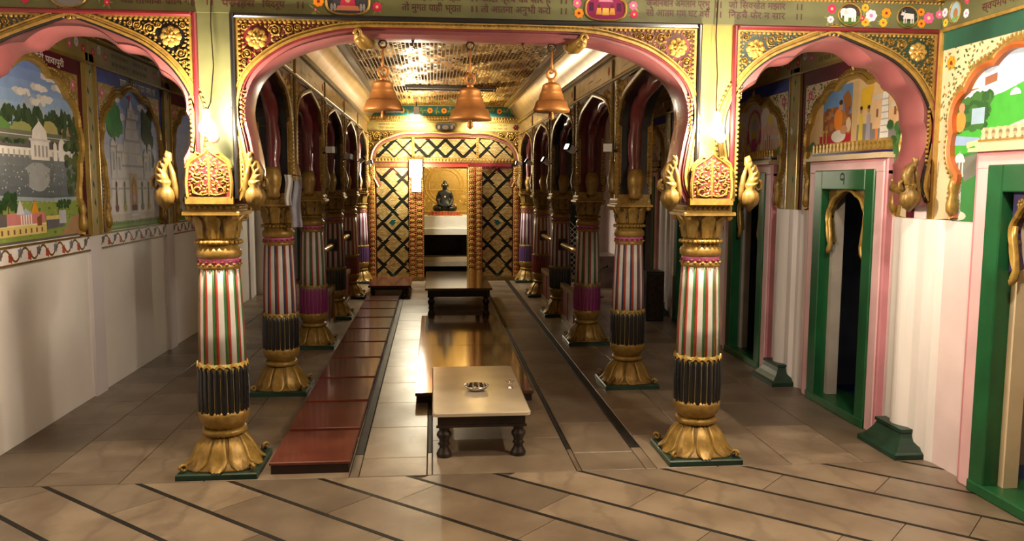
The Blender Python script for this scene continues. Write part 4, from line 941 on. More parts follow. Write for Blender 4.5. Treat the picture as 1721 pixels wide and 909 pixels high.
def lake_palace(m, F, n):
    z = 1.18
    for k in range(6): m.flat(F, R_(-.74, .74, 1.85+k*.07, 1.93+k*.07), n+k*.00004, (.34-.035*k, .50-.05*k, .72-.03*k))
    rr = random.Random(2)
    for k in range(9):
        u, v = rr.uniform(-.6, .6), rr.uniform(1.98, 2.18)
        for q in range(3): m.flat(F, blob(u+(q-1)*.05, v, .06, .022, k*5+q, 10), n+.0003+q*.00005, W1 if q else W2)
    for u, h in ((-.5, .14), (-.3, .10), (-.05, .16), (.12, .12), (.35, .12), (.55, .13)): m.flat(F, [(u-.14, 1.9), (u+.14, 1.9), (u+.02, 1.9+h)], n+.0006, (.36, .45, .58))
    for k in range(22): tree(m, F, -.66+k*.062, 1.90+.02*sin(k*2.1), .055, .06+.03*(k % 3 == 0), n+.0009+k*.00001, k+3, (.045, .075, .035), 10)
    m.flat(F, blob(-.4, 1.84, .17, .05, 6), n+.0016, (.12, .24, .07)); m.flat(F, blob(-.12, 1.84, .13, .045, 7), n+.0017, (.30, .33, .12)); m.flat(F, blob(.25, 1.85, .12, .06, 8), n+.0017, (.42, .38, .16)); m.flat(F, blob(.52, 1.84, .12, .05, 9), n+.0017, (.42, .28, .15))
    m.flat(F, R_(-.74, .74, 1.78, 1.83), n+.0018, (.16, .17, .12))
    m.flat(F, R_(-.74, .74, 1.80, 1.805), n+.0021, W2); m.flat(F, R_(-.74, .74, 1.66, 1.73), n+.0020, W1)
    for k in range(24): m.flat(F, R_(-.73+k*.062, -.71+k*.062, 1.67, 1.715), n+.0022, (.42, .40, .38))
    m.flat(F, R_(-.02, .22, 1.66, 1.78), n+.0024, W1); m.flat(F, R_(-.04, .24, 1.775, 1.79), n+.0026, W2); m.flat(F, [(.0, 1.79), (.20, 1.79), (.19, 1.84), (.10, 1.90), (.01, 1.84)], n+.0025, W1)
    for u in (.02, .07, .12, .17): m.flat(F, R_(u, u+.025, 1.68, 1.75), n+.0027, (.35, .34, .36))
    for u, r in ((.40, .05), (-.55, .045), (.30, .025)): m.flat(F, R_(u-r, u+r, 1.66, 1.75), n+.0024, W1); dome(m, F, u, 1.75, r, n+.0025, W1)
    for k in range(5): m.flat(F, R_(-.74, .74, 1.38+k*.06, 1.445+k*.06), n+.0019+k*.000004, (.09+.02*k, .11+.02*k, .13+.02*k))
    m.flat(F, blob(.06, 1.57, .16, .09, 13), n+.00195, (.33, .35, .38))
    for k in range(130): u, v = rr.uniform(-.7, .62), rr.uniform(1.45, 1.64); m.flat(F, ell(u, v, .008, .005, 6), n+.0024, rr.choice(((.5, .5, .5), (.10, .16, .10), (.3, .33, .3))))
    m.flat(F, [(-.74, 1.39), (.74, 1.37), (.74, 1.43), (.2, 1.425), (-.74, 1.46)], n+.0025, (.30, .36, .42))
    m.flat(F, [(-.74, 1.18), (.74, 1.18), (.74, 1.41), (.3, 1.40), (-.3, 1.42), (-.74, 1.41)], n+.0027, (.22, .30, .07))
    for k in range(90): u, v = rr.uniform(-.7, .7), rr.uniform(1.19, 1.39); m.flat(F, blob(u, v, .02, .008, k, 7), n+.00275, rr.choice(((.16, .24, .05), (.28, .34, .10), (.10, .17, .04))))
    m.flat(F, [(.72, 1.18), (.30, 1.18), (.42, 1.24), (.50, 1.30), (.72, 1.33)], n+.0029, (.36, .22, .12))
    for k in [q for q in range(46) if not 20 < q < 38 and not 2 < q < 7]: m.flat(F, blob(-.7+k*.031, 1.765+rr.uniform(-.012, .012), .018, .012, k+300, 8), n+.0013, rr.choice(((.05, .09, .04), (.09, .13, .06), (.03, .06, .03))))
    for k in range(24): m.flat(F, R_(-.73+k*.062, -.715+k*.062, 1.40, 1.404), n+.0029, (.5, .55, .6))
    for k in range(60): m.flat(F, ell(.5+rr.uniform(-.06, .2), rr.uniform(1.45, 1.9), .03, .028, 8), n+.0030, rr.choice(((.06, .10, .04), (.10, .13, .05), (.04, .07, .03))))
    for k in range(7): tree(m, F, -.68+k*.07, 1.40+.02*(k % 2), .05, .06, n+.0030+.00001*k, k+50, (.03, .07, .025), 10)
    for k in range(4): tree(m, F, .30+k*.05, 1.385, .035, .03, n+.0030, k+60, (.03, .07, .025), 8)
    m.flat(F, R_(-.74, .12, 1.21, 1.27), n+.0034, (.62, .50, .19)); m.flat(F, R_(-.74, .12, 1.265, 1.275), n+.0036, (.70, .62, .35))
    for k in range(12): m.flat(F, R_(-.70+k*.068, -.68+k*.068, 1.222, 1.25), n+.0037, (.20, .11, .04))
    m.flat(F, [(-.62, 1.275), (.12, 1.275), (.10, 1.34), (-.05, 1.355), (-.6, 1.33)], n+.0035, (.52, .20, .20)); m.flat(F, [(.13, 1.23), (.38, 1.24), (.38, 1.31), (.13, 1.31)], n+.0035, (.13, .13, .15)); m.flat(F, R_(.12, .30, 1.29, 1.315), n+.0036, (.62, .50, .19)); m.flat(F, R_(.30, .40, 1.26, 1.345), n+.0036, (.44, .45, .5))
    for k in range(5): m.flat(F, R_(-.20+k*.03, -.185+k*.03, 1.275, 1.33), n+.0037, W1)
    m.flat(F, [(-.22, 1.33), (-.05, 1.33), (-.135, 1.37)], n+.0037, (.35, .40, .55))
    for u, c in ((-.02, (.62, .28, .03)), (-.48, (.62, .30, .03)), (-.2, W2)): m.flat(F, [(u-.045, 1.335), (u+.045, 1.335), (u+.03, 1.38), (u, 1.42), (u-.03, 1.38)], n+.0038, c)
    m.flat(F, [(.0, 1.26), (.06, 1.26), (.06, 1.33), (.0, 1.31)], n+.0039, (.20, .08, .04)); m.flat(F, R_(-.45, -.36, 1.27, 1.34), n+.0039, (.13, .12, .12))
def white_temple(m, F, n):
    for k in range(6): m.flat(F, R_(-.7, .7, 1.7+k*.1, 1.81+k*.1), n+k*.00004, (.52-.07*k, .57-.06*k, .74-.02*k))
    m.flat(F, R_(-.7, .7, 1.18, 1.7), n, (.62, .62, .68)); rr = random.Random(4)
    for k in range(14): m.flat(F, blob(rr.uniform(-.5, .5), rr.uniform(1.75, 2.2), .08, .03, k, 10), n+.0003, (.66, .68, .76))
    tree(m, F, .36, 1.98, .13, .15, n+.0010, 77, (.05, .07, .035), 26); tree(m, F, .44, 1.80, .09, .13, n+.0011, 78, (.06, .08, .05), 18)
    tree(m, F, -.36, 2.02, .15, .16, n+.0010, 79, (.03, .20, .03), 34)
    for k, (hw, z0, z1) in enumerate(((.48, 1.28, 1.56), (.40, 1.56, 1.66), (.24, 1.66, 1.76), (.19, 1.76, 1.86), (.15, 1.86, 1.95), (.115, 1.95, 2.03), (.08, 2.03, 2.10))):
        m.flat(F, [(-hw, z0), (hw, z0), (hw*.92, z1), (-hw*.92, z1)], n+.0014+.0002*k, (W1, (.68, .67, .70))[k % 2]); m.flat(F, R_(-hw*1.05, hw*1.05, z1-.014, z1+.006), n+.0030, W3 if k % 2 else W2)
        m.flat(F, R_(-hw*.4, hw*.4, z0+.015, z1-.02), n+.0031, (.62, .62, .68)) if k > 1 else None
    m.flat(F, [(-.05, 2.10), (.05, 2.10), (0, 2.19)], n+.003, W1); m.flat(F, [(0, 2.17), (.0, 2.22), (-.08, 2.195)], n+.0034, (.55, .04, .03))
    for u, h in ((-.40, 1.80), (.40, 1.80), (-.29, 1.76), (.30, 1.74)):
        m.flat(F, R_(u-.05, u+.05, 1.56, h), n+.0033, (.70, .69, .71)); dome(m, F, u, h, .05, n+.0034, W1); m.flat(F, R_(u-.06, u+.06, h-.01, h+.006), n+.0035, W3); m.flat(F, R_(u-.02, u+.02, 1.62, h-.04), n+.0035, W3)
    for k in range(7): m.flat(F, R_(-.47+k*.138, -.37+k*.138, 1.47, 1.485), n+.0035, W3)
    m.flat(F, R_(-.085, .085, 1.30, 1.60), n+.0036, (.55, .42, .25)); m.flat(F, [(-.06, 1.30), (.06, 1.30), (.06, 1.50), (.04, 1.55), (0, 1.575), (-.04, 1.55), (-.06, 1.50)], n+.0038, (.36, .17, .04)); m.flat(F, ell(0, 1.46, .026, .055, 12), n+.004, (.66, .32, .02)); m.flat(F, ell(0, 1.40, .028, .04, 10), n+.0041, (.6, .36, .40)); m.flat(F, R_(-.06, .06, 1.30, 1.345), n+.0041, (.09, .03, .03))
    for u, c in ((-.37, (.15, .05, .05)), (-.20, (.32, .30, .10)), (.19, (.12, .14, .12)), (.35, (.38, .30, .12))): m.flat(F, [(u-.02, 1.30), (u+.02, 1.30), (u+.008, 1.50), (u-.008, 1.50)], n+.004, c); m.flat(F, ell(u, 1.33, .035, .03, 10), n+.0041, tuple(min(1, x*1.4) for x in c)); m.flat(F, ell(u, 1.51, .018, .026, 8), n+.0041, tuple(x*.8 for x in c))
    for k in range(5): m.flat(F, R_(-.07-.02*k, .07+.02*k, 1.275-.02*k, 1.295-.02*k), n+.004, W1 if k % 2 else W2)
    m.flat(F, R_(-.6, .6, 1.19, 1.28), n+.0035, (.64, .60, .55)); m.flat(F, [(-.62, 1.18), (.62, 1.18), (.62, 1.205), (-.62, 1.215)], n+.0043, (.30, .42, .16))
    for k in range(34): m.flat(F, blob(-.58+k*.035, 1.212, .016, .018, k, 7), n+.0045, (.16, .30, .08))
def plain_temple(m, F, n):
    for k in range(5): m.flat(F, R_(-.72, .72, 1.6+k*.13, 1.73+k*.13), n, (.60-.06*k, .64-.05*k, .74))
    m.flat(F, R_(-.72, .72, 1.16, 1.6), n, (.66, .64, .62)); m.flat(F, [(-.72, 1.16), (.72, 1.16), (.72, 1.26), (-.2, 1.30), (-.72, 1.24)], n+.0008, (.14, .30, .06))
    for hw, z0, z1 in ((.4, 1.25, 1.55), (.26, 1.55, 1.75), (.13, 1.75, 1.95)): m.flat(F, [(-hw, z0), (hw, z0), (hw*.9, z1), (-hw*.9, z1)], n+.0012, W1)
    dome(m, F, 0, 1.95, .1, n+.0014, W1); dome(m, F, -.3, 1.55, .09, n+.0014, W2); dome(m, F, .3, 1.55, .09, n+.0014, W2); m.flat(F, R_(-.06, .06, 1.25, 1.45), n+.002, (.3, .16, .05))
    for k in range(5): tree(m, F, -.6+k*.3, 1.34, .07, .07, n+.0025, k+90, (.04, .12, .03), 10)
LH = [(.60, 1.17), (.585, 1.38), (.56, 1.50), (.60, 1.62), (.635, 1.78), (.60, 1.95), (.47, 2.07), (.33, 2.15), (.15, 2.195), (0, 2.25)]
def mural(F, yc, z0, half, border, art, title, label, right, hw=.72, zt=2.345, pbm=None):
    o = F.p(0, z0, 0); mu = thing('mural', label, 'mural', tuple(o), 'arched wall murals')
    A = arch(0, half, 6, .026, 10)
    m2 = MB('paint'); art(m2, F, .004)
    m2.col = (.5, .5, .5)
    # keep the picture inside the frame: clip every polygon to the panel
    nm = MB('paint'); zd = 1.70 if right else z0
    cells = [((1, 0, hw-.04), (-1, 0, hw-.04), (0, 1, zt-.09), (0, -1, -zd))]
    if right: cells += [((1, 0, -.505), (-1, 0, hw-.04), (0, 1, zd), (0, -1, -z0)), ((1, 0, hw-.04), (-1, 0, -.505), (0, 1, zd), (0, -1, -z0))]
    for f, c in zip(m2.f, m2.c):
        P = [Vector(m2.v[i])-F.o for i in f]; n = P[0].dot(F.N); q0 = [(p.dot(F.U), p.dot(F.V)) for p in P]
        for cell in cells:
            q = q0
            for a, b, cc in cell: q = clip(q, a, b, cc) if len(q) > 2 else q
            if len(q) > 2: nm.flat(F, q, n, c)
    nm.fbox(F, -hw+.02, hw-.02, zd, zt-.02, 0, .0035)
    if right: nm.fbox(F, -hw+.02, -.505, z0, zd, 0, .0035); nm.fbox(F, .505, hw-.02, z0, zd, 0, .0035)
    nm.build('painting', mu)
    B = offset(A, .018); poly = [(-hw+.05, z0), (-hw+.05, zt-.095), (hw-.05, zt-.095), (hw-.05, z0)]+[p for p in B[::-1] if abs(p[0]) < hw-.06]
    m2 = MB('gold' if not right else 'cream'); m2.prism(F, poly, .003, .016); m2.build('spandrel', mu)
    m2 = MB('gold_bright' if not right else 'paint'); rr = random.Random(int(yc*77)); k = 0
    for t in range(1500):
        u, v = rr.uniform(-hw+.06, hw-.06), rr.uniform(1.75, zt-.1)
        if inpoly(poly, u, v) and k < 260:
            k += 1
            if right: m2.col = rr.choice(((.05, .10, .03), (.09, .14, .04), (.30, .16, .03)))
            m2.leaf(F, u, v, rr.uniform(0, 6.3), .026, .007, .003, .016)
    tag(m2.build('leaf_pattern', mu), kind='stuff')
    for s_ in (-1, 1): m2 = MB('paint'); c = FLC[1 if pbm else 3]; flower(m2, F, s_*(hw-.13), zt-.17, .04, c[0], c[1], .0165); m2.build('flower', mu)
    m2 = MB('gold_bright' if not pbm else 'rib_orange'); m2.band(F, offset(A, -.004), offset(A, .026), .003, .032, .012); m2.use('gold'); m2.band(F, offset(A, .026), offset(A, .055), .003, .022, .008)
    C = resample(offset(A, .064), 110)
    for q in C[4:-4]: m2.bead(F, q[0], q[1], .011, .008, 5, .016)
    m2.build('arch_frame', mu)
    m2 = MB('gold_bright'); m2.leaf(F, 0, half[-1][1]+.03, pi/2, .11, .024, .02, .016); m2.bead(F, 0, half[-1][1]+.035, .018, .02, 8, .016); m2.build('finial', mu)
    for s_ in (-1, 1):
        m2 = MB('gold'); p = F.p(s_*(half[0][0]+.015), z0+.02, .03); m2.lathe([(.012, 0), (.03, .03), (.032, .07), (.018, .12), (.028, .15), (.02, .19), (.01, .21)], 10, p); m2.build('frame_foot', mu, True)
    m2 = MB(border); m2.fbox(F, -hw, -hw+.05, z0, zt, .0, .02); m2.fbox(F, hw-.05, hw, z0, zt, 0, .02); m2.fbox(F, -hw+.05, hw-.05, zt-.095, zt, 0, .02); m2.build('border', mu)
    for t, u, w_ in title: strokes(F, u, zt-.075, w_, .05, 'letter_white', mu, .0205, int(u*100)) if t is None else text('lettering', t, F, u, zt-.072, .06, 'letter_white', mu, .0205, 'LEFT', w_)
    return mu
lc = lambda i: (CY[i]+CY[i+1])/2+.01
mural(LEFTC(lc(0)), lc(0), 1.165, LH, 'maroon_board', lake_palace, [('श्री पावापुरी', .06, .40), ('त', -.16, .06)], 'mural of a white palace on a lake in maroon border', False)
mural(LEFTC(lc(1)), lc(1), 1.165, LH, 'blue_border', white_temple, [('श्री', .05, .07), (None, -.24, .17), (None, .15, .42)], 'mural of a tall white temple with steps in blue border', False)
mural(LEFTC(lc(2)), lc(2), 1.165, LH, 'maroon_board', plain_temple, [], 'pale temple mural in maroon border past the white temple mural', False)
mural(LEFTC(lc(3)), lc(3), 1.165, LH, 'blue_border', plain_temple, [], 'pale temple mural in blue border at the far end of the white wall', False)
# gilded frieze above the murals on both side walls
def side_frieze(F0, spans, nm, lab, right):
    fz = tag(link(nm, None), lab, 'frieze', None, 'structure')
    for k, (F, hw) in enumerate(spans):
        m2 = MB('olive_yellow'); m2.cbox(F, -hw, hw, 2.36, 2.52, 0, .03, .008); m2.build('panel', fz)
        for z in (2.455, 2.395):
            for u, w_ in ((-.42, .34), (.02, .34)): strokes(F, u, z, w_, .03, 'letter_brown', fz, .0305, int(z*1000+u*50+k*7))
        m2 = MB('paint')
        for s_ in (-1, 1):
            for q in range(3): c = FLC[(0, 2, 3)[q]]; flower(m2, F, s_*(hw-.08-.11*q), 2.44+.03*(q % 2), .035, c[0], c[1], .0305)
        m2.build('painted_flowers', fz)
        m2 = MB('gold'); m2.fbox(F, -hw, hw, 2.345, 2.362, 0, .045); m2.fbox(F, -hw, hw, 2.52, 2.545, 0, .06); m2.fbox(F, -hw, hw, 2.545, 2.62, 0, .09); m2.beads(F, (-hw, 2.535), (hw, 2.535), .035, .013, .01, .06); m2.build('cornice', fz)
side_frieze(None, [(LEFTC(lc(i)), DY/2) for i in range(4)], 'trim_3', 'gilded lettered frieze above the murals on the white wall', False)

# ------------------------------------------------------------------ right wall: doors and murals
RHALF = [(.56, 1.36), (.55, 1.46), (.545, 1.56), (.585, 1.68), (.60, 1.82), (.565, 1.96), (.45, 2.07), (.30, 2.14), (.14, 2.175), (0, 2.22)]
def saint_scene(m, F, n):
    m.flat(F, R_(-.7, .7, 1.34, 2.3), n, (.66, .46, .24)); m.flat(F, R_(-.42, -.02, 1.80, 2.14), n+.0006, (.28, .09, .03)); m.flat(F, [(-.42, 2.0), (-.02, 2.0), (-.02, 2.2), (-.42, 2.2)], n+.0008, (.13, .26, .52))
    rr = random.Random(9)
    for k in range(40): m.flat(F, blob(rr.uniform(-.40, -.05), rr.uniform(1.88, 2.05), .03, .03, k, 8), n+.001, rr.choice(((.30, .10, .03), (.22, .07, .02), (.4, .17, .05))))
    m.flat(F, [(-.12, 2.05), (-.02, 2.05), (-.05, 2.13), (-.09, 2.16), (-.15, 2.12)], n+.0011, (.30, .12, .03))
    m.flat(F, R_(-.46, -.02, 1.78, 1.87), n+.0013, (.42, .02, .03)); m.flat(F, ell(-.20, 1.97, .06, .075, 14), n+.0016, (.78, .24, .02)); m.flat(F, ell(-.17, 2.06, .026, .034, 10), n+.0017, (.55, .26, .14)); m.flat(F, ell(-.17, 2.085, .026, .018, 10), n+.0018, (.06, .03, .02))
    m.flat(F, ell(-.19, 1.86, .10, .042, 14), n+.0018, (.74, .70, .64)); m.flat(F, ell(-.12, 1.90, .05, .03, 10), n+.0019, (.58, .28, .16)); m.flat(F, ell(-.06, 1.93, .035, .05, 10), n+.0018, (.70, .52, .36))
    for u in (-.41, -.36): m.flat(F, R_(u-.006, u+.006, 1.80, 1.90), n+.0018, (.6, .36, .08)); m.flat(F, ell(u, 1.90, .022, .012, 8), n+.0019, (.6, .36, .08))
    m.flat(F, R_(-.01, .6, 1.78, 1.92), n+.0012, (.22, .20, .20)); m.flat(F, R_(-.02, .05, 1.78, 2.2), n+.0013, (.60, .42, .20))
    m.flat(F, [(.08, 2.0), (.2, 2.02), (.24, 2.16), (.10, 2.14)], n+.0013, (.70, .44, .03))
    for u, c in ((.10, (.62, .46, .06)), (.19, (.36, .34, .42))): m.flat(F, [(u-.028, 1.80), (u+.03, 1.80), (u+.02, 1.98), (u-.018, 1.98)], n+.0018, c); m.flat(F, ell(u, 2.005, .016, .022, 8), n+.0019, (.45, .24, .12)); m.flat(F, ell(u, 2.022, .017, .013, 8), n+.002, (.03, .02, .02))
    for u0, u1, v1, c in ((.24, .36, 2.06, (.66, .44, .26)), (.44, .56, 2.0, (.66, .42, .24))): m.flat(F, R_(u0, u1, 1.88, v1), n+.0016, c); m.flat(F, [(u0-.02, v1), (u1+.02, v1), (u1-.02, v1+.03), (u0+.02, v1+.03)], n+.0018, (.55, .50, .42)); m.flat(F, R_(u0+.04, u0+.065, 1.95, 2.0), n+.0018, (.2, .1, .06))
    m.flat(F, [(.33, 1.82), (.43, 1.82), (.41, 2.1), (.35, 2.1)], n+.0019, (.70, .68, .66))
    for k in range(6): m.flat(F, R_(.34, .42, 1.85+k*.04, 1.858+k*.04), n+.0021, (.4, .38, .36))
    m.flat(F, R_(.28, .31, 1.80, 1.88), n+.002, (.70, .22, .06))
    for k in range(60): m.flat(F, blob(.46+rr.uniform(-.02, .14), rr.uniform(1.4, 1.90), .035, .03, k, 8), n+.0024+k*.00001, rr.choice(((.06, .16, .05), (.04, .11, .035), (.09, .22, .08))))
    for k in range(30): m.flat(F, blob(-.54+rr.uniform(-.06, .03), rr.uniform(1.4, 1.84), .03, .03, k, 8), n+.0024, rr.choice(((.10, .20, .12), (.07, .15, .08))))
def deity_scene(m, F, n):
    m.flat(F, R_(-.7, .7, 1.34, 2.3), n, (.68, .50, .36)); m.flat(F, R_(-.6, .6, 1.9, 2.25), n+.0003, (.66, .62, .62)); rr = random.Random(21)
    for k in range(26): u = -.52+k*.042; m.flat(F, R_(u, u+.02, 1.80, 1.90+.05*(k % 3)), n+.0008, rr.choice(((.62, .36, .10), (.40, .16, .2), (.7, .6, .3), (.5, .5, .52), (.6, .4, .1))))
    for s_ in (-1, 1): m.flat(F, [(s_*.12, 1.95), (s_*.5, 1.92), (s_*.5, 1.98), (s_*.3, 2.06)], n+.0012, (.72, .48, .40)); m.flat(F, ell(s_*.33, 2.06, .07, .05, 12), n+.0013, (.74, .60, .22))
    m.flat(F, ell(0, 2.0, .15, .17, 20), n+.0016, (.50, .16, .28)); m.flat(F, ell(0, 2.0, .12, .14, 20), n+.0018, (.66, .56, .60)); m.flat(F, [(-.06, 1.80), (.06, 1.80), (.05, 1.98), (-.05, 1.98)], n+.002, (.52, .10, .36)); m.flat(F, R_(-.05, .05, 1.92, 1.98), n+.0022, (.72, .56, .10)); m.flat(F, ell(0, 2.04, .05, .06, 12), n+.0022, (.45, .46, .55)); m.flat(F, [(-.04, 2.09), (.04, 2.09), (0, 2.16)], n+.0023, (.68, .48, .08))
    for s_ in (-1, 1): m.flat(F, ell(s_*.13, 1.93, .025, .07, 10), n+.0022, (.35, .08, .12))
    for k in range(70): s_ = 1 if k % 2 else -1; m.flat(F, blob(s_*(.53+rr.uniform(-.03, .05)), rr.uniform(1.36, 1.84), .03, .03, k, 8), n+.0024, rr.choice(((.08, .18, .12), (.12, .24, .14))))
def hill_scene(m, F, n):
    m.flat(F, R_(-.75, .75, 1.34, 2.3), n, (.60, .66, .74)); m.flat(F, R_(-.75, .75, 2.05, 2.3), n+.0002, (.45, .58, .76)); rr = random.Random(33)
    m.flat(F, [(-.75, 1.34), (.75, 1.34), (.75, 2.0), (.3, 2.1), (0, 1.92), (-.1, 1.98), (-.2, 2.02), (-.32, 1.98), (-.5, 1.95), (-.75, 1.9)], n+.0006, (.06, .36, .05)); m.flat(F, [(-.4, 1.78), (.2, 1.96), (.6, 1.9), (.6, 1.78)], n+.0008, (.42, .42, .46))
    for k in range(60): m.flat(F, blob(-.50+rr.uniform(-.08, .10), rr.uniform(1.82, 1.98), .028, .025, k, 8), n+.001+k*.00001, rr.choice(((.03, .10, .03), (.05, .15, .04))))
    m.flat(F, [(-.56, 2.0), (-.36, 2.04), (-.36, 2.08), (-.56, 2.04)], n+.0015, (.28, .12, .07)); m.flat(F, R_(-.51, -.43, 2.02, 2.09), n+.0016, W1); dome(m, F, -.47, 2.09, .035, n+.0017, W1)
    for u in (-.25, -.05): dome(m, F, u, 1.96, .03, n+.0016, W1)
    m.flat(F, ell(-.57, 1.86, .035, .055, 12), n+.002, (.66, .26, .06)); m.flat(F, ell(-.565, 1.93, .02, .026, 10), n+.0021, (.50, .24, .14)); m.flat(F, R_(-.50, -.42, 1.84, 1.92), n+.0019, (.30, .44, .60)); m.flat(F, [(-.62, 1.74), (-.44, 1.73), (-.44, 1.77), (-.6, 1.79)], n+.0021, (.25, .38, .62)); m.flat(F, [(-.52, 1.72), (-.44, 1.74), (-.44, 1.76), (-.52, 1.75)], n+.0023, (.7, .55, .3))
    m.flat(F, [(-.7, 1.34), (-.4, 1.34), (-.4, 1.72), (-.7, 1.66)], n+.001, (.045, .20, .06)); m.flat(F, [(-.6, 1.66), (-.42, 1.70), (-.42, 1.6), (-.52, 1.55)], n+.0012, (.16, .17, .15))
    m.flat(F, [(-.585, 1.36), (-.535, 1.36), (-.545, 1.58), (-.578, 1.58)], n+.002, W1); m.flat(F, ell(-.56, 1.372, .062, .026, 16), n+.0019, (.62, .56, .48)); m.flat(F, R_(-.595, -.53, 1.575, 1.59), n+.0022, W2)
    for u in (-.588, -.565, -.543): m.flat(F, R_(u, u+.008, 1.59, 1.65), n+.0022, W1)
    m.flat(F, R_(-.597, -.525, 1.65, 1.665), n+.0022, W1); dome(m, F, -.561, 1.665, .03, n+.0023, W1)
    for k in range(9): m.flat(F, R_(-.583, -.537, 1.39+k*.02, 1.394+k*.02), n+.0022, W3)
RM = [(3.38, 'green_border', hill_scene, [], 'bright mural of a green hill with white tower in dark green border', .93, True),
      (5.20, 'maroon_board', saint_scene, [], 'mural of an orange-robed seated figure and villagers in maroon border', .735, False),
      (6.87, 'blue_border', deity_scene, [], 'mural of a many-coloured deity among buildings in blue border', .735, False),
      (8.55, 'maroon_board', deity_scene, [], 'mural above the green door beside the black loudspeaker', .735, False),
      (10.22, 'blue_border', saint_scene, [], 'mural above the green door at the far end of the pink wall', .735, False)]
for k, (yc, bd, art, ti, lab, hw, nr) in enumerate(RM):
    F = RIGHT(yc); half = RHALF if not nr else [(u*1.22, z) for u, z in RHALF]
    mural(F, yc, 1.345, half, bd, (lambda a: lambda m, F, n: a(m, F, n))(art) if not nr else (lambda m, F, n: hill_scene(m, Frame(F.o, F.U*1.24, F.V, F.N), n)), ti, lab, True, hw if nr else .735, 2.345, nr)
    dr = thing('door_%d' % (k+1), ['open green door beneath the green hill mural', 'open green door beneath the orange-robed figure mural, marked with a numeral', 'open green door beneath the many-coloured deity mural', 'open green door behind the black loudspeaker', 'open green door at the far end of the pink wall'][k], 'door', (XR, yc, 0), None, 'structure')
    m2 = MB('pink_trim')
    for s_ in (-1, 1): u0, u1 = sorted((s_*.40, s_*.51)); m2.cbox(F, u0, u1, 0, 1.62, 0, .045, .008)
    m2.cbox(F, -.51, .51, 1.60, 1.695, 0, .046, .008); m2.build('surround', dr)
    m2 = MB('pink_face')
    for s_ in (-1, 1): u0, u1 = sorted((s_*.395, s_*.485)); m2.cbox(F, u0, u1, 0, 1.615, 0, .052, .006)
    m2.cbox(F, -.485, .485, 1.61, 1.68, 0, .053, .006); m2.build('surround_face', dr)
    m2 = MB('door_green')
    for s_ in (-1, 1):
        u0, u1 = sorted((s_*.285, s_*.395)); m2.cbox(F, u0, u1, 0, 1.63, -.06, .062, .006); pass
    m2.cbox(F, -.285, .285, 1.50, 1.63, -.06, .062, .006); m2.cbox(F, -.395, .395, 0, .055, -.2, .07, .006); m2.build('green_frame', dr)
    if k == 1: MB('black').ridge(F, [(.026*cos(a), 1.585+.020*sin(a)) for a in [pi*.9-2*pi*q/14 for q in range(15)]], .006, .001, .0622).ridge(F, [(.026, 1.587), (.025, 1.56), (.018, 1.535)], .006, .001, .0622).build('numeral', dr)
    if k == 2: MB('black').ridge(F, [(.022*cos(a)-.0, 1.572+.014*sin(a)) for a in [2*pi*q/12 for q in range(13)]], .004, .001, .0622).build('painted_mark', dr)
    # gilded lobed head of the opening
    AH = arch(0, [(.20, 1.14), (.215, 1.2), (.235, 1.28), (.225, 1.36), (.16, 1.43), (.08, 1.465), (0, 1.49)], 4, .008, 8)
    m2 = MB('gold_dark' if k else 'purple_blue'); m2.prism(F, [(-.27, 1.12), (-.27, 1.505), (.27, 1.505), (.27, 1.12)]+AH[::-1], -.02, .01); m2.build('arch_head', dr)
    m2 = MB('gold_bright'); m2.band(F, AH, offset(AH, .02), -.015, .03, .01); m2.build('arch_molding', dr)
    if k == 0:
        m2 = MB('gold'); m2.rosette(F, -.21, 1.44, .035, .006, 8, .01); m2.rosette(F, .21, 1.44, .035, .006, 8, .01); m2.build('gold_star', dr)
    for s_ in (-1, 1):
        m2 = MB('gold_bright'); p = lambda z, d: F.p(s_*(.215+d), z, .02); m2.tube([p(1.34, .015), p(1.28, .02), p(1.20, .0), p(1.13, -.008), p(1.09, .005), p(1.07, .018), p(1.085, .03)], [.012, .016, .015, .018, .02, .016, .008], 8); m2.build('arch_drop', dr, True)
    # balustrade ledge over the door
    m2 = MB('cream'); m2.fbox(F, -.52, .52, 1.695, 1.715, 0, .085); m2.fbox(F, -.50, .50, 1.715, 1.73, 0, .06); m2.use('purple_blue' if k != 0 else 'cream').fbox(F, -.49, .49, 1.73, 1.745, 0, .05); m2.use('gold').fbox(F, -.49, .49, 1.745, 1.755, 0, .055); m2.build('ledge', dr)
    for j in range(20):
        u = -.475+j*.05; m3 = MB('gold_bright' if k else 'cream'); m3.prism(F, [(u-.010, 1.745), (u+.010, 1.745), (u+.018, 1.765), (u+.010, 1.785), (u+.016, 1.80), (u, 1.815), (u-.016, 1.80), (u-.010, 1.785), (u-.018, 1.765)], .0, .04); m3.build('baluster', dr)
    # jamb lining, leaf standing ajar and bluish room behind
    m2 = MB('grey_jamb' if k else 'cream'); m2.fbox(F, -.36, -.245, .056, 1.50, -.095, -.02); m2.build('inner_jamb', dr); m2 = MB('grey_jamb'); m2.fbox(F, .27, .36, .056, 1.5, -.095, -.06); m2.build('inner_jamb', dr)
    m2 = MB('slate_blue' if k else 'cream'); c0, c1 = .10, .26
    LFm = Frame(F.p(.30, 0, -.12), (-.45, -.893*-1, 0) if False else (Vector((.72, .69, 0))), (0, 0, 1), (Vector((-.69, .72, 0))))
    m2.fbox(LFm, 0, .42, .05, 1.46, -.02, .02); lf = m2.build('door_leaf', dr)
    m2 = MB('iron')
    for z in (.5, .75, 1.0, 1.25): m2.tube([F.p(-.13, z, -.30), F.p(.26, z, -.33)], .006, 6)
    m2.tube([F.p(-.10, .05, -.30), F.p(-.10, 1.45, -.30)], .008, 6); m2.build('grille', dr)
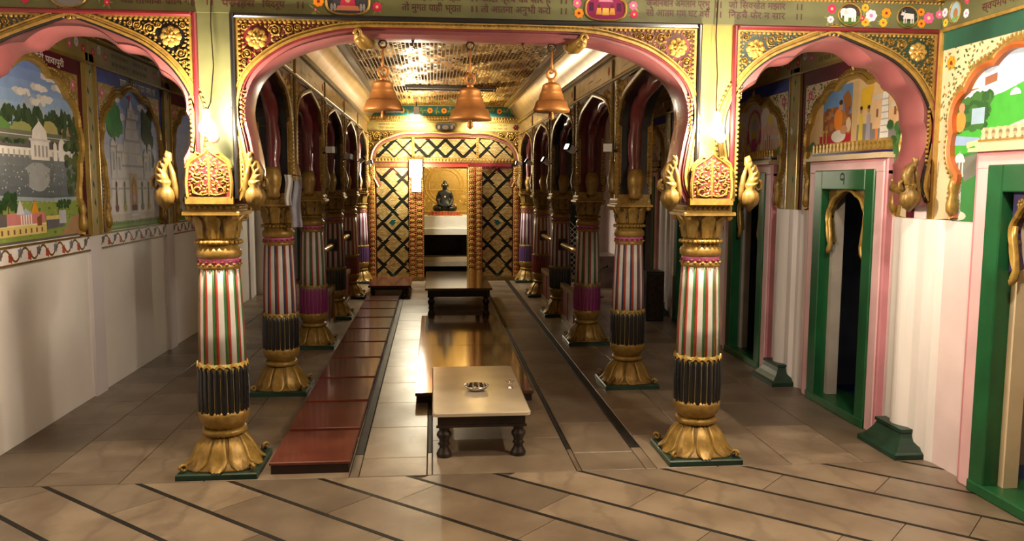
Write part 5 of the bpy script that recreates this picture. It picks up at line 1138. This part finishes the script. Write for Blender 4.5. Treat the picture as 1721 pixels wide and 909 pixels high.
    m2 = MB('slate_blue' if k else 'cream'); m2.fbox(F, -.7, .7, 0, 1.8, -1.0, -.95); m2.fbox(F, -.7, -.65, 0, 1.8, -.95, -.10); m2.fbox(F, .65, .7, 0, 1.8, -.95, -.10); m2.fbox(F, -.7, .7, 1.75, 1.8, -.95, -.10); m2.use('deep_blue').fbox(F, -.65, .65, -.02, .02, -.95, -.06); m2.build('room_lining', dr)
side_frieze(None, [(RIGHT(c), h) for c, h in ((5.25, .836), (6.925, .836), (8.6, .836), (10.27, .836))], 'trim_4', 'gilded lettered frieze above the murals over the green doors', True)
for c in (6.04, 7.71, 9.38, 11.06):
    F = RIGHT(c); m2 = MB('olive_yellow'); m2.fbox(F, -.095, .095, 1.345, 2.40, 0, .03); m2.use('gold_bright').fbox(F, -.095, -.08, 1.345, 2.4, .03, .036).fbox(F, .08, .095, 1.345, 2.4, .03, .036); rr = random.Random(int(c*10))
    for q in range(8): m2.use(rr.choice(('rib_red', 'rib_green', 'rib_orange', 'white_flute'))); m2.leaf(F, rr.uniform(-.03, .03), 1.42+q*.12, rr.uniform(1, 2.2), .07, .02, .004, .0301)
    m2.build('gilded_pilaster', wr)
# near end of the green lettered frieze along the right wall
F = RIGHT(3.3); nf = tag(link('trim_5', None), 'green painted frieze with lettering above the green hill mural', 'frieze', None, 'structure')
MB('olive').fbox(F, -.99, 1.4, 2.36, 2.52, 0, .015).build('panel', nf)
m2 = MB('gold'); m2.fbox(F, -.99, 1.4, 2.345, 2.362, 0, .03); m2.fbox(F, -.99, 1.4, 2.51, 2.535, 0, .05); m2.use('gold_dark').fbox(F, -.99, 1.4, 2.535, 2.62, 0, .09); m2.build('cornice', nf)
text('lettering', 'स्वयमय मपराधी', F, -.66, 2.395, .055, 'letter', nf, .0155, 'LEFT', .36); strokes(F, -.64, 2.452, .34, .032, 'letter', nf, .0155, 5)
m2 = MB('gold'); C = ell(-.87, 2.435, .05, .06, 24); C.append(C[0]); m2.band(F, [(-.87+(x+.87)*.88, 2.435+(y-2.435)*.88) for x, y in C], C, .015, .02, .003); md = m2.build('medallion', nf)
m2 = MB('paint'); m2.flat(F, ell(-.87, 2.435, .045, .055, 20), .0156, (.25, .36, .44)); m2.flat(F, ell(-.87, 2.43, .02, .026, 10), .0159, (.28, .14, .06)); m2.flat(F, R_(-.90, -.84, 2.39, 2.41), .0159, (.12, .28, .08)); m2.build('painted_scene', md)
m2 = MB('paint')
for u, v, r, c in ((-.96, 2.45, .025, 2), (-.95, 2.395, .022, 4), (-.78, 2.48, .022, 0), (-.78, 2.41, .024, 2)): leaves(m2, F, u, v, int(v*100), .0154, 6, .04); flower(m2, F, u, v, r, FLC[c][0], FLC[c][1], .0158)
m2.build('painted_flowers', nf)
m2 = MB('gold_bright'); m2.fbox(RIGHT(YF-.02), -.02, .03, 1.345, 2.345, 0, .03); m2.build('corner_strip', wr)
# bracket at the wall end of the right and left front arches
for x, s_ in ((2.50, -1), (-2.50, 1)):
    br = MESH['brk']; o = link('wall_bracket', br, wf); o.location = (x+s_*.04+(.0), YF+.06, 0); o.scale = (s_, 1, 1); o.location.x = x-s_*.10; o.location.y = YF+.09

# ------------------------------------------------------------------ red boards in a row
YS = [4.27, 4.88, 5.52, 6.20, 6.92, 7.62, 8.32, 9.02, 9.66, 10.30, 10.80]
DESC = ['foremost red lacquered low board beside the tall gold column, with rounded front', 'second red low board in the row, counted from the entrance', 'third red low board in the row, counted from the entrance', 'fourth red low board in the row, counted from the entrance', 'fifth red low board in the row, counted from the entrance', 'sixth red low board in the row, counted from the entrance', 'seventh red low board in the row, counted from the entrance', 'eighth red low board in the row, counted from the entrance', 'ninth red low board in the row, counted from the entrance', 'last red low board in the row, next to the low bench']
for i in range(10):
    a, b = YS[i], YS[i+1]-.055; yc = (a+b)/2; h = (b-a)/2
    t = thing('floor_board', DESC[i], 'low board', (-.83, yc, 0), 'row of red low boards'); x0, x1 = -1.045, -.625
    m2 = MB('red_board'); m2.cbox(Frame((0, 0, 0), (1, 0, 0), (0, 1, 0), (0, 0, 1)), x0, x1, a, b, .050, .066, .004); m2.build('top', t)
    m2 = MB('board_edge'); m2.box(x0+.008, x1-.008, a+.006, a+.03, 0, .050); m2.build('front_rail', t)
    m2 = MB('board_edge'); m2.box(x0+.008, x1-.008, b-.03, b-.006, 0, .050); m2.build('back_rail', t)
    for xx in (x0+.008, x1-.03): MB('board_edge').box(xx, xx+.022, a+.03, b-.03, 0, .050).build('side_rail', t)

# ------------------------------------------------------------------ tables
def turned(r, h): return [(r*.95, 0), (r*1.05, .02*h/.2), (r*.98, .14*h), (r*.62, .30*h), (r*.58, .36*h), (r*.85, .42*h), (r*.62, .48*h), (r*.66, .56*h), (r*1.0, .70*h), (r*.95, .78*h), (r*.62, .86*h), (r*.7, .92*h), (r*.9, .96*h), (r*.9, h)]
t = thing('low_table', 'low table with white marble top and dark turned legs', 'table', (.085, 5.03, 0))
x0, x1, ya, yb = -.19, .36, 4.43, 5.60
def rrect(x0, x1, y0, y1, r, n=5):
    o = []
    for cx, cy, a in ((x1-r, y0+r, -pi/2), (x1-r, y1-r, 0), (x0+r, y1-r, pi/2), (x0+r, y0+r, pi)):
        for k in range(n): o.append((cx+r*cos(a+pi/2*k/(n-1)), cy+r*sin(a+pi/2*k/(n-1))))
    return o
m2 = MB('marble_top'); P = rrect(x0, x1, ya, yb, .03); Q = rrect(x0+.006, x1-.006, ya+.006, yb-.006, .027); k = len(P)
m2.add([(u, v, .244) for u, v in P]+[(u, v, .260) for u, v in P]+[(u, v, .266) for u, v in Q], [tuple(range(k))[::-1], tuple(range(2*k, 3*k))]+[(i+q*k, (i+1) % k+q*k, (i+1) % k+(q+1)*k, i+(q+1)*k) for q in (0, 1) for i in range(k)]); m2.build('table_top', t)
m2 = MB('dark_wood'); m2.box(x0+.03, x1-.03, ya+.03, ya+.055, .175, .244); m2.box(x0+.03, x1-.03, yb-.055, yb-.03, .175, .244); m2.box(x0+.03, x0+.055, ya+.055, yb-.055, .175, .244); m2.box(x1-.055, x1-.03, ya+.055, yb-.055, .175, .244); m2.box(x0+.022, x1-.022, ya+.024, ya+.03, .175, .19); m2.build('apron', t)
for x in (x0+.065, x1-.065):
    for y in (ya+.065, yb-.065): MB('dark_wood').lathe(turned(.042, .176), 16, (x, y, 0)).build('leg', t, True)
d = thing('dish', 'round shallow silver dish on the marble-topped table', 'dish', (.08, 4.93, .266))
m2 = MB('silver'); m2.lathe([(.034, .267), (.042, .268), (.062, .278), (.073, .296), (.077, .297), (.071, .288), (.056, .276), (.0001, .271)], 28, (.08, 4.93, 0)); m2.build('plate', d, True)
m2 = MB('silver')
for k in range(14): a = 2*pi*k/14; m2.ball((.08+.069*cos(a), 4.93+.069*sin(a), .294), .006, 6, 4)
m2.build('beaded_rim', d, True)
for k in range(4): a = 1.57*k+.4; MB('cream').ball((.08+.02*cos(a), 4.93+.02*sin(a), .279), .009, 8, 5, (1.3, 1, .6)).build('offering', d, True)
d = thing('oil_lamp', 'tiny silver footed lamp with flared petals on the marble-topped table', 'oil lamp', (.29, 4.95, .266))
MB('silver').lathe([(.018, .267), (.018, .272), (.008, .278), (.006, .286), (.013, .294), (.016, .302), (.009, .300), (.0001, .299)], 14, (.29, 4.95, 0)).build('stem', d, True)
for k in range(5):
    a = 2*pi*k/5+.3; m2 = MB('silver'); m2.leaf(Frame((.29+.008*cos(a), 4.95+.008*sin(a), .300), (cos(a)*.8, sin(a)*.8, .6), (-sin(a), cos(a), 0), (-.6*cos(a), -.6*sin(a), .8)), 0, 0, 0, .026, .008, .003); m2.build('petal', d)
t = thing('platform', 'long low copper-brown glossy platform behind the marble-topped table', 'platform', (.105, 7.3, 0)); x0, x1, ya, yb = -.31, .52, 5.63, 9.02
m2 = MB('lacquer'); m2.cbox(GROUND, x0, x1, ya, ya+1.68, .052, .074, .004); m2.build('top_board', t); m2 = MB('lacquer'); m2.cbox(GROUND, x0, x1, ya+1.684, yb, .052, .074, .004); m2.build('top_board', t)
for q in (ya+.01, yb-.04): MB('dark_wood').box(x0+.01, x1-.01, q, q+.03, 0, .052).build('end_rail', t)
for x in (x0+.01, x1-.04): MB('board_edge').box(x, x+.03, ya+.04, yb-.04, 0, .052).build('side_rail', t)
t = thing('offering_table', 'glossy gold-brown table with dark turned legs before the doorway', 'table', (.11, 10.3, 0)); x0, x1, ya, yb = -.275, .50, 9.38, 11.25
m2 = MB('lacquer_table'); m2.cbox(GROUND, x0, x1, ya, yb, .305, .33, .005); m2.build('table_top', t)
m2 = MB('dark_wood'); m2.box(x0+.03, x1-.03, ya+.03, ya+.055, .225, .305); m2.box(x0+.03, x1-.03, yb-.055, yb-.03, .225, .305); m2.box(x0+.03, x0+.055, ya, yb-.05, .225, .305); m2.box(x1-.055, x1-.03, ya, yb-.05, .225, .305); m2.build('apron', t)
for x in (x0+.07, x1-.07):
    for y in (ya+.07, yb-.07): MB('dark_wood').lathe(turned(.042, .23), 14, (x, y, 0)).build('leg', t, True)
t = thing('low_bench', 'low dark red bench beside the purple striped column and gold screen', 'bench', (-.78, 11.5, 0)); x0, x1, ya, yb = -1.05, -.48, 11.0, 12.1
m2 = MB('red_board'); m2.cbox(GROUND, x0, x1, ya, yb, .14, .165, .005); m2.build('top', t); MB('dark_wood').box(x0+.03, x1-.03, ya+.03, yb-.03, .105, .14).build('apron', t)
for x in (x0+.06, x1-.06):
    for y in (ya+.06, yb-.06): MB('dark_wood').lathe(turned(.04, .106), 10, (x, y, 0)).build('leg', t, True)
t = thing('step_stool', 'low red stool in front of the sanctum doorway', 'stool', (.1, 12.4, 0)); m2 = MB('red_board'); m2.prism(GROUND, ell(.1, 12.4, .27, .2, 24, 4), .14, .17); m2.build('top', t, False)
for x in (-.08, .28):
    for y in (12.28, 12.52): MB('dark_wood').lathe([(.03, 0), (.02, .07), (.03, .14)], 10, (x, y, 0)).build('leg', t, True)
t = thing('offering_tray', 'small brass tray lying on the red stool by the doorway', 'tray', (.1, 12.38, .17)); MB('brass_rail').lathe([(.12, .171), (.15, .173), (.17, .19), (.165, .19), (.145, .178), (.0001, .176)], 24, (.1, 12.38, 0)).build('pan', t, True)

# ------------------------------------------------------------------ bells
def bell(x, zt, zr, w_, label):
    y = 4.42; t = thing('temple_bell', label, 'bell', (x, y, zr), 'brass bells under the front arch'); R = w_/2; H = zt-zr
    m2 = MB('brass'); m2.lathe([(R*1.0, 0), (R*1.02, .012), (R*.95, .022), (R*.86, .05*H/.15), (R*.74, .35*H), (R*.63, .60*H), (R*.60, .63*H), (R*.61, .66*H), (R*.56, .70*H), (R*.50, .86*H), (R*.515, .885*H), (R*.46, .92*H), (R*.30, .98*H), (.012, H), (.0001, H)], 36, (x, y, zr))
    m2.lathe([(R*.98, .002), (R*.80, .06), (R*.66, .3*H), (R*.5, .7*H), (.0001, .85*H)], 30, (x, y, zr)); m2.build('bell_body', t, True)
    m2 = MB('brass'); m2.lathe([(.012, 0), (.02, .01), (.012, .022)], 12, (x, y, zt-.004)); m2.tube([(x+.024*cos(a), y, zt+.042+.026*sin(a)) for a in [2*pi*k/18 for k in range(19)]], .008, 8, False); m2.build('crown_loop', t, True)
    m2 = MB('brass'); zs = 2.268; m2.tube([(x, y, zt+.065), (x, y, zt+.10), (x, y, zs-.03)], [.010, .006, .005], 8); m2.tube([(x+.012*cos(a), y, zt+.060+.012*sin(a)) for a in [2*pi*k/12 for k in range(13)]], .005, 6, False); m2.build('hanging_rod', t, True)
    m2 = MB('iron'); m2.tube([(x+.02*cos(a), y, zs-.018+.02*sin(a)) for a in [2*pi*k/14 for k in range(15)]], .005, 6, False); m2.tube([(x, y, zs+.001), (x, y, zs+.03)], .006, 6); m2.build('ceiling_ring', t, True)
    m2 = MB('brass'); m2.tube([(x, y, zr+.6*H), (x, y, zr+.01), (x, y, zr-.012), (x, y, zr-.034), (x, y, zr-.045)], [.005, .006, .014, .016, .004], 8); m2.build('clapper', t, True)
bell(-.437, 2.065, 1.905, .205, 'brown brass bell hanging on the red boards side of the arch')
bell(.02, 2.035, 1.862, .225, 'largest brown brass bell hanging at the middle of the arch')
bell(.455, 2.068, 1.912, .195, 'brown brass bell hanging on the green doors side of the arch')
for x, lab in ((-.28, 'small iron hook by the middle bell towards the red boards'), (.30, 'small iron hook by the middle bell towards the green doors')):
    t = thing('iron_hook', lab, 'hook', (x, 4.42, 2.22)); MB('iron').tube([(x, 4.42, 2.275), (x, 4.42, 2.245), (x+.008, 4.42, 2.232), (x, 4.42, 2.222), (x-.008, 4.42, 2.230)], .003, 6).build('hook_wire', t, True); MB('iron').lathe([(.008, 2.262), (.008, 2.278)], 8, (x, 4.42, 0)).build('hook_plate', t)

# ------------------------------------------------------------------ hanging bulbs
def bulb(x, z, label, zt=2.5):
    y = YF-.12; t = thing('hanging_bulb', label, 'bulb', (x, y, z), 'bare bulbs on cords before the columns')
    MB('iron').tube([(x+.02, YF-.035, 2.52), (x+.012, YF-.04, 2.3), (x+.022, YF-.05, 2.1), (x+.01, YF-.08, z+.12), (x, y, z+.075)], .0032, 6).build('cord', t, True)
    MB('white_plastic').lathe([(.012, .085), (.016, .08), (.016, .04), (.014, .034)], 12, (x, y, z)).build('socket', t, True)
    MB('bulb_glow').lathe([(.012, .04), (.022, .032), (.038, .008), (.040, -.012), (.028, -.038), (.0001, -.05)], 16, (x, y, z)).build('glass_bulb', t, True)
    m2 = MB('bulb_glass'); m2.lathe([(.012, .02), (.026, -.005), (.028, -.025), (.018, -.044), (.0001, -.05)], 14, (x+.028, y+.01, z-.032)); m2.build('spare_bulb', t, True)
    lamp('bulb_light', 'POINT', (x, y-.06, z), E_BULB, WARM, .04)
bulb(-1.277, 1.80, 'glowing bulb on a cord before the olive post by the red boards'); bulb(1.285, 1.82, 'glowing bulb on a cord before the yellow post by the green doors')

# ------------------------------------------------------------------ spotlights, tube lights and other lamps
def spot(x, y, z, tgt, label, lit):
    t = thing('spotlight', label, 'spotlight', (x, y, z), 'clip-on spotlights on the columns'); s_ = 1 if x > 0 else -1
    d = (Vector(tgt)-Vector((x, y, z))).normalized(); up = Vector((0, 0, 1)); U = d.cross(up).normalized(); V_ = U.cross(d)
    F = Frame((x, y, z), U, V_, d)
    m2 = MB('white_plastic'); m2.cbox(F, -.032, .032, -.028, .028, -.05, .02, .006); m2.build('housing', t)
    m2 = MB('black_plastic'); m2.fbox(F, -.035, .035, -.031, .031, .018, .042); m2.build('hood', t)
    m2 = MB('spot_glow' if lit else 'silver'); m2.fbox(F, -.028, .028, -.024, .024, .042, .046); m2.build('lens', t)
    m2 = MB('iron'); m2.tube([F.p(0, 0, -.04), Vector((x+s_*.03, y, z-.02)), Vector((s_*(CX-.13), y, z-.03))], .007, 6); m2.build('arm', t)
    if lit: lamp('spot_light', 'SPOT', F.p(0, 0, .07), E_SPOT, WARMW, .03, tgt, 95)
for x, i, z, tg, lab in ((-1, 2, 1.83, (.3, 12.9, 2.0), 'white spotlight on the magenta-fluted column of the boards side'), (-1, 3, 1.82, (.2, 12.9, 1.2), 'white spotlight on the black-fluted brass-bar column of the boards side'), (-1, 4, 1.84, (.0, 11.0, 2.75), 'white spotlight on the dark red fluted column by the bench'),
                       (1, 1, 1.80, (1.9, 9.0, 2.2), 'white spotlight on the red and blue ribbed column across from the cloth'), (1, 2, 1.86, (-.6, 7.0, 2.75), 'lit spotlight on the magenta-fluted column of the doors side'), (1, 3, 1.79, (-.5, 9.3, 2.75), 'lit spotlight on the black-fluted brass-bar column of the doors side'), (1, 4, 1.82, (-.2, 11.5, 2.75), 'lit spotlight on the dark red fluted column of the doors side')):
    spot(x*1.10, CY[i]-.12, z, tg, lab, x > 0 and i > 1)
for x, lab in ((-1.12, 'glowing spotlight by the gold screen on the bench side'), (1.12, 'glowing spotlight by the gold screen across from the bench')): spot(x, 12.45, 1.84, (-x*.4, 12.9, 2.3), lab, True)
def tube(x0, y0, x1, y1, z, label, e, lit, n=2):
    t = thing('tube_light', label, 'tube light', ((x0+x1)/2, (y0+y1)/2, z)); d = Vector((x1-x0, y1-y0, 0)).normalized(); s_ = Vector((-d.y, d.x, 0)); F = Frame((x0, y0, z), d, s_, (0, 0, 1)); L = hypot(x1-x0, y1-y0)
    MB('white_plastic').fbox(F, 0, L, -.02, .02, .0, .03).build('batten', t); MB('lamp_glow' if lit else 'white_plastic').tube([F.p(.04, 0, -.016), F.p(L-.04, 0, -.016)], .014, 10).build('tube', t, True)
    for u in (.01, L-.03): MB('white_plastic').fbox(F, u, u+.02, -.016, .016, -.034, 0).build('end_cap', t)
tube(-.52, 10.48, .63, 10.51, 2.715, 'unlit white tube light across the mosaic ceiling', 0, False)
# hall lamp beyond the right edge of the picture: it burns out the nearest mural on that side
lamp('hall_lamp_right_offscreen', 'POINT', (1.75, 2.65, 2.75), E_HALL, WARMW, .08)
for x, lab in ((-.42, 'white ceiling clip lamp at the end of the nave on the bench side'), (.5, 'white ceiling clip lamp at the end of the nave across from the bench')):
    t = thing('clip_lamp', lab, 'spotlight', (x, 12.6, 2.6)); m2 = MB('white_plastic'); m2.box(x-.035, x+.035, 12.57, 12.63, 2.56, 2.68); m2.build('housing', t); MB('iron').tube([(x, 12.6, 2.68), (x, 12.6, 2.752)], .008, 6).build('stem', t); MB('spot_glow').box(x-.03, x+.03, 12.63, 12.634, 2.57, 2.62).build('lens', t)
    lamp('clip_light', 'SPOT', (x, 12.66, 2.59), E_BACK*.35, WARMW, .03, (x*1.3, 12.95, 2.1), 130)

# ------------------------------------------------------------------ rails between the far columns
for s_ in (-1, 1):
    sd = 'red boards' if s_ < 0 else 'green doors'
    for i in (2, 3):
        a, b = CY[i]+.124, CY[i+1]-.124; g = 'brass bars between columns'
        t = thing('brass_bar', 'brass bar between the %s columns on the %s side' % ('magenta and black-fluted' if i == 2 else 'black and dark-red-fluted', sd), 'rail', (s_*CX, (a+b)/2, .84), g)
        m2 = MB('brass_rail'); m2.tube([(s_*CX, a, .84), (s_*CX, b, .84)], .032, 14); m2.build('bar', t, True)
        for y in (a, b-.045): MB('dark_wood').box(s_*CX-.045, s_*CX+.045, y, y+.045, .775, .905).build('socket', t)
        a, b = CY[i]+.235, CY[i+1]-.235
        t = thing('low_barrier', 'red panelled low barrier between the %s columns on the %s side' % ('magenta and black-fluted' if i == 2 else 'black and dark-red-fluted', sd), 'barrier', (s_*CX, (a+b)/2, 0), 'low red barriers')
        xa = s_*CX; MB('gold_dark').box(xa-.035, xa+.035, a, b, .36, .41).build('top_rail', t); MB('gold_dark').box(xa-.03, xa+.03, a, b, .0, .05).build('bottom_rail', t)
        for k in range(3): y0 = a+(b-a)*k/3; MB('red_panel').box(xa-.015, xa+.015, y0+.03, y0+(b-a)/3-.03, .05, .36).build('panel', t)
        for k in range(4): y0 = a+.015+(b-a-.03)*k/3; MB('gold_dark').box(xa-.022, xa+.022, y0-.015, y0+.015, .05, .36).build('stile', t)

# ------------------------------------------------------------------ odds and ends
t = thing('hanging_cloth', 'grey cloth and striped towel hanging from a column capital', 'cloth', (-1.16, 5.9, 1.58))
def drape(x0, x1, y, z0, z1, m, nm, ph):
    b = MB(m); n = 10; vs_ = []
    for j in range(9):
        z = z1+(z0-z1)*j/8
        for i in range(n+1): u = i/n; vs_.append((x0+(x1-x0)*u+.006*sin(j*.8+ph), y+.012*sin(u*9+ph+j*.25), z))
    N = len(vs_); vs_ += [(a, c+.004, d_) for a, c, d_ in vs_]; fs = [(j*(n+1)+i, j*(n+1)+i+1, (j+1)*(n+1)+i+1, (j+1)*(n+1)+i) for j in range(8) for i in range(n)]
    fs += [tuple(q+N for q in f[::-1]) for f in fs]; edge = [i for i in range(n+1)]+[j*(n+1)+n for j in range(1, 9)]+[8*(n+1)+i for i in range(n-1, -1, -1)]+[j*(n+1) for j in range(7, 0, -1)]
    for a, c in zip(edge, edge[1:]+edge[:1]): fs.append((a, c, c+N, a+N))
    b.add(vs_, fs); return b.build(nm, t, True)
drape(-1.215, -1.165, 5.90, 1.37, 1.585, 'white_plastic', 'towel', 0); drape(-1.18, -1.105, 5.925, 1.215, 1.545, 'cloth', 'sheet', 1.3)
MB('iron').tube([(-1.24, 5.93, 1.59), (-1.09, 5.93, 1.575)], .004, 6).build('hanging_wire', t, True)
t = thing('loudspeaker', 'black box loudspeaker standing against the pink wall by a green door', 'loudspeaker', (2.29, 9.0, 0))
m2 = MB('black_plastic'); m2.cbox(Frame((0, 9.15, 0), (1, 0, 0), (0, 0, 1), (0, -1, 0)), 2.20, 2.40, 0.0, .56, -.0, .24, .012); m2.build('cabinet', t)
m2 = MB('iron'); m2.fbox(Frame((0, 8.91, 0), (1, 0, 0), (0, 0, 1), (0, -1, 0)), 2.215, 2.385, .02, .54, 0, .006); m2.build('grille', t)
t = thing('microphone_stand', 'black microphone stand near the grey stone counter', 'microphone stand', (2.05, 10.9, 0))
MB('black_plastic').lathe([(.09, 0), (.09, .012), (.02, .02), (.012, .03)], 16, (2.05, 10.9, 0)).build('base', t, True); MB('black_plastic').tube([(2.05, 10.9, .02), (2.05, 10.9, .25), (2.08, 10.9, .38), (2.16, 10.88, .42)], .008, 8).build('gooseneck', t, True); MB('black_plastic').ball((2.17, 10.88, .425), .022, 8, 6).build('microphone', t, True)
t = thing('stone_counter', 'grey stone counter at the end of the aisle by the green doors', 'counter', (2.4, 12.2, 0)); MB('grey_stone').box(2.20, 2.55, 11.9, 12.6, 0, .44).build('block', t); m2 = MB('grey_stone'); m2.cbox(GROUND, 2.17, 2.56, 11.87, 12.63, .44, .475, .005); m2.build('slab', t)
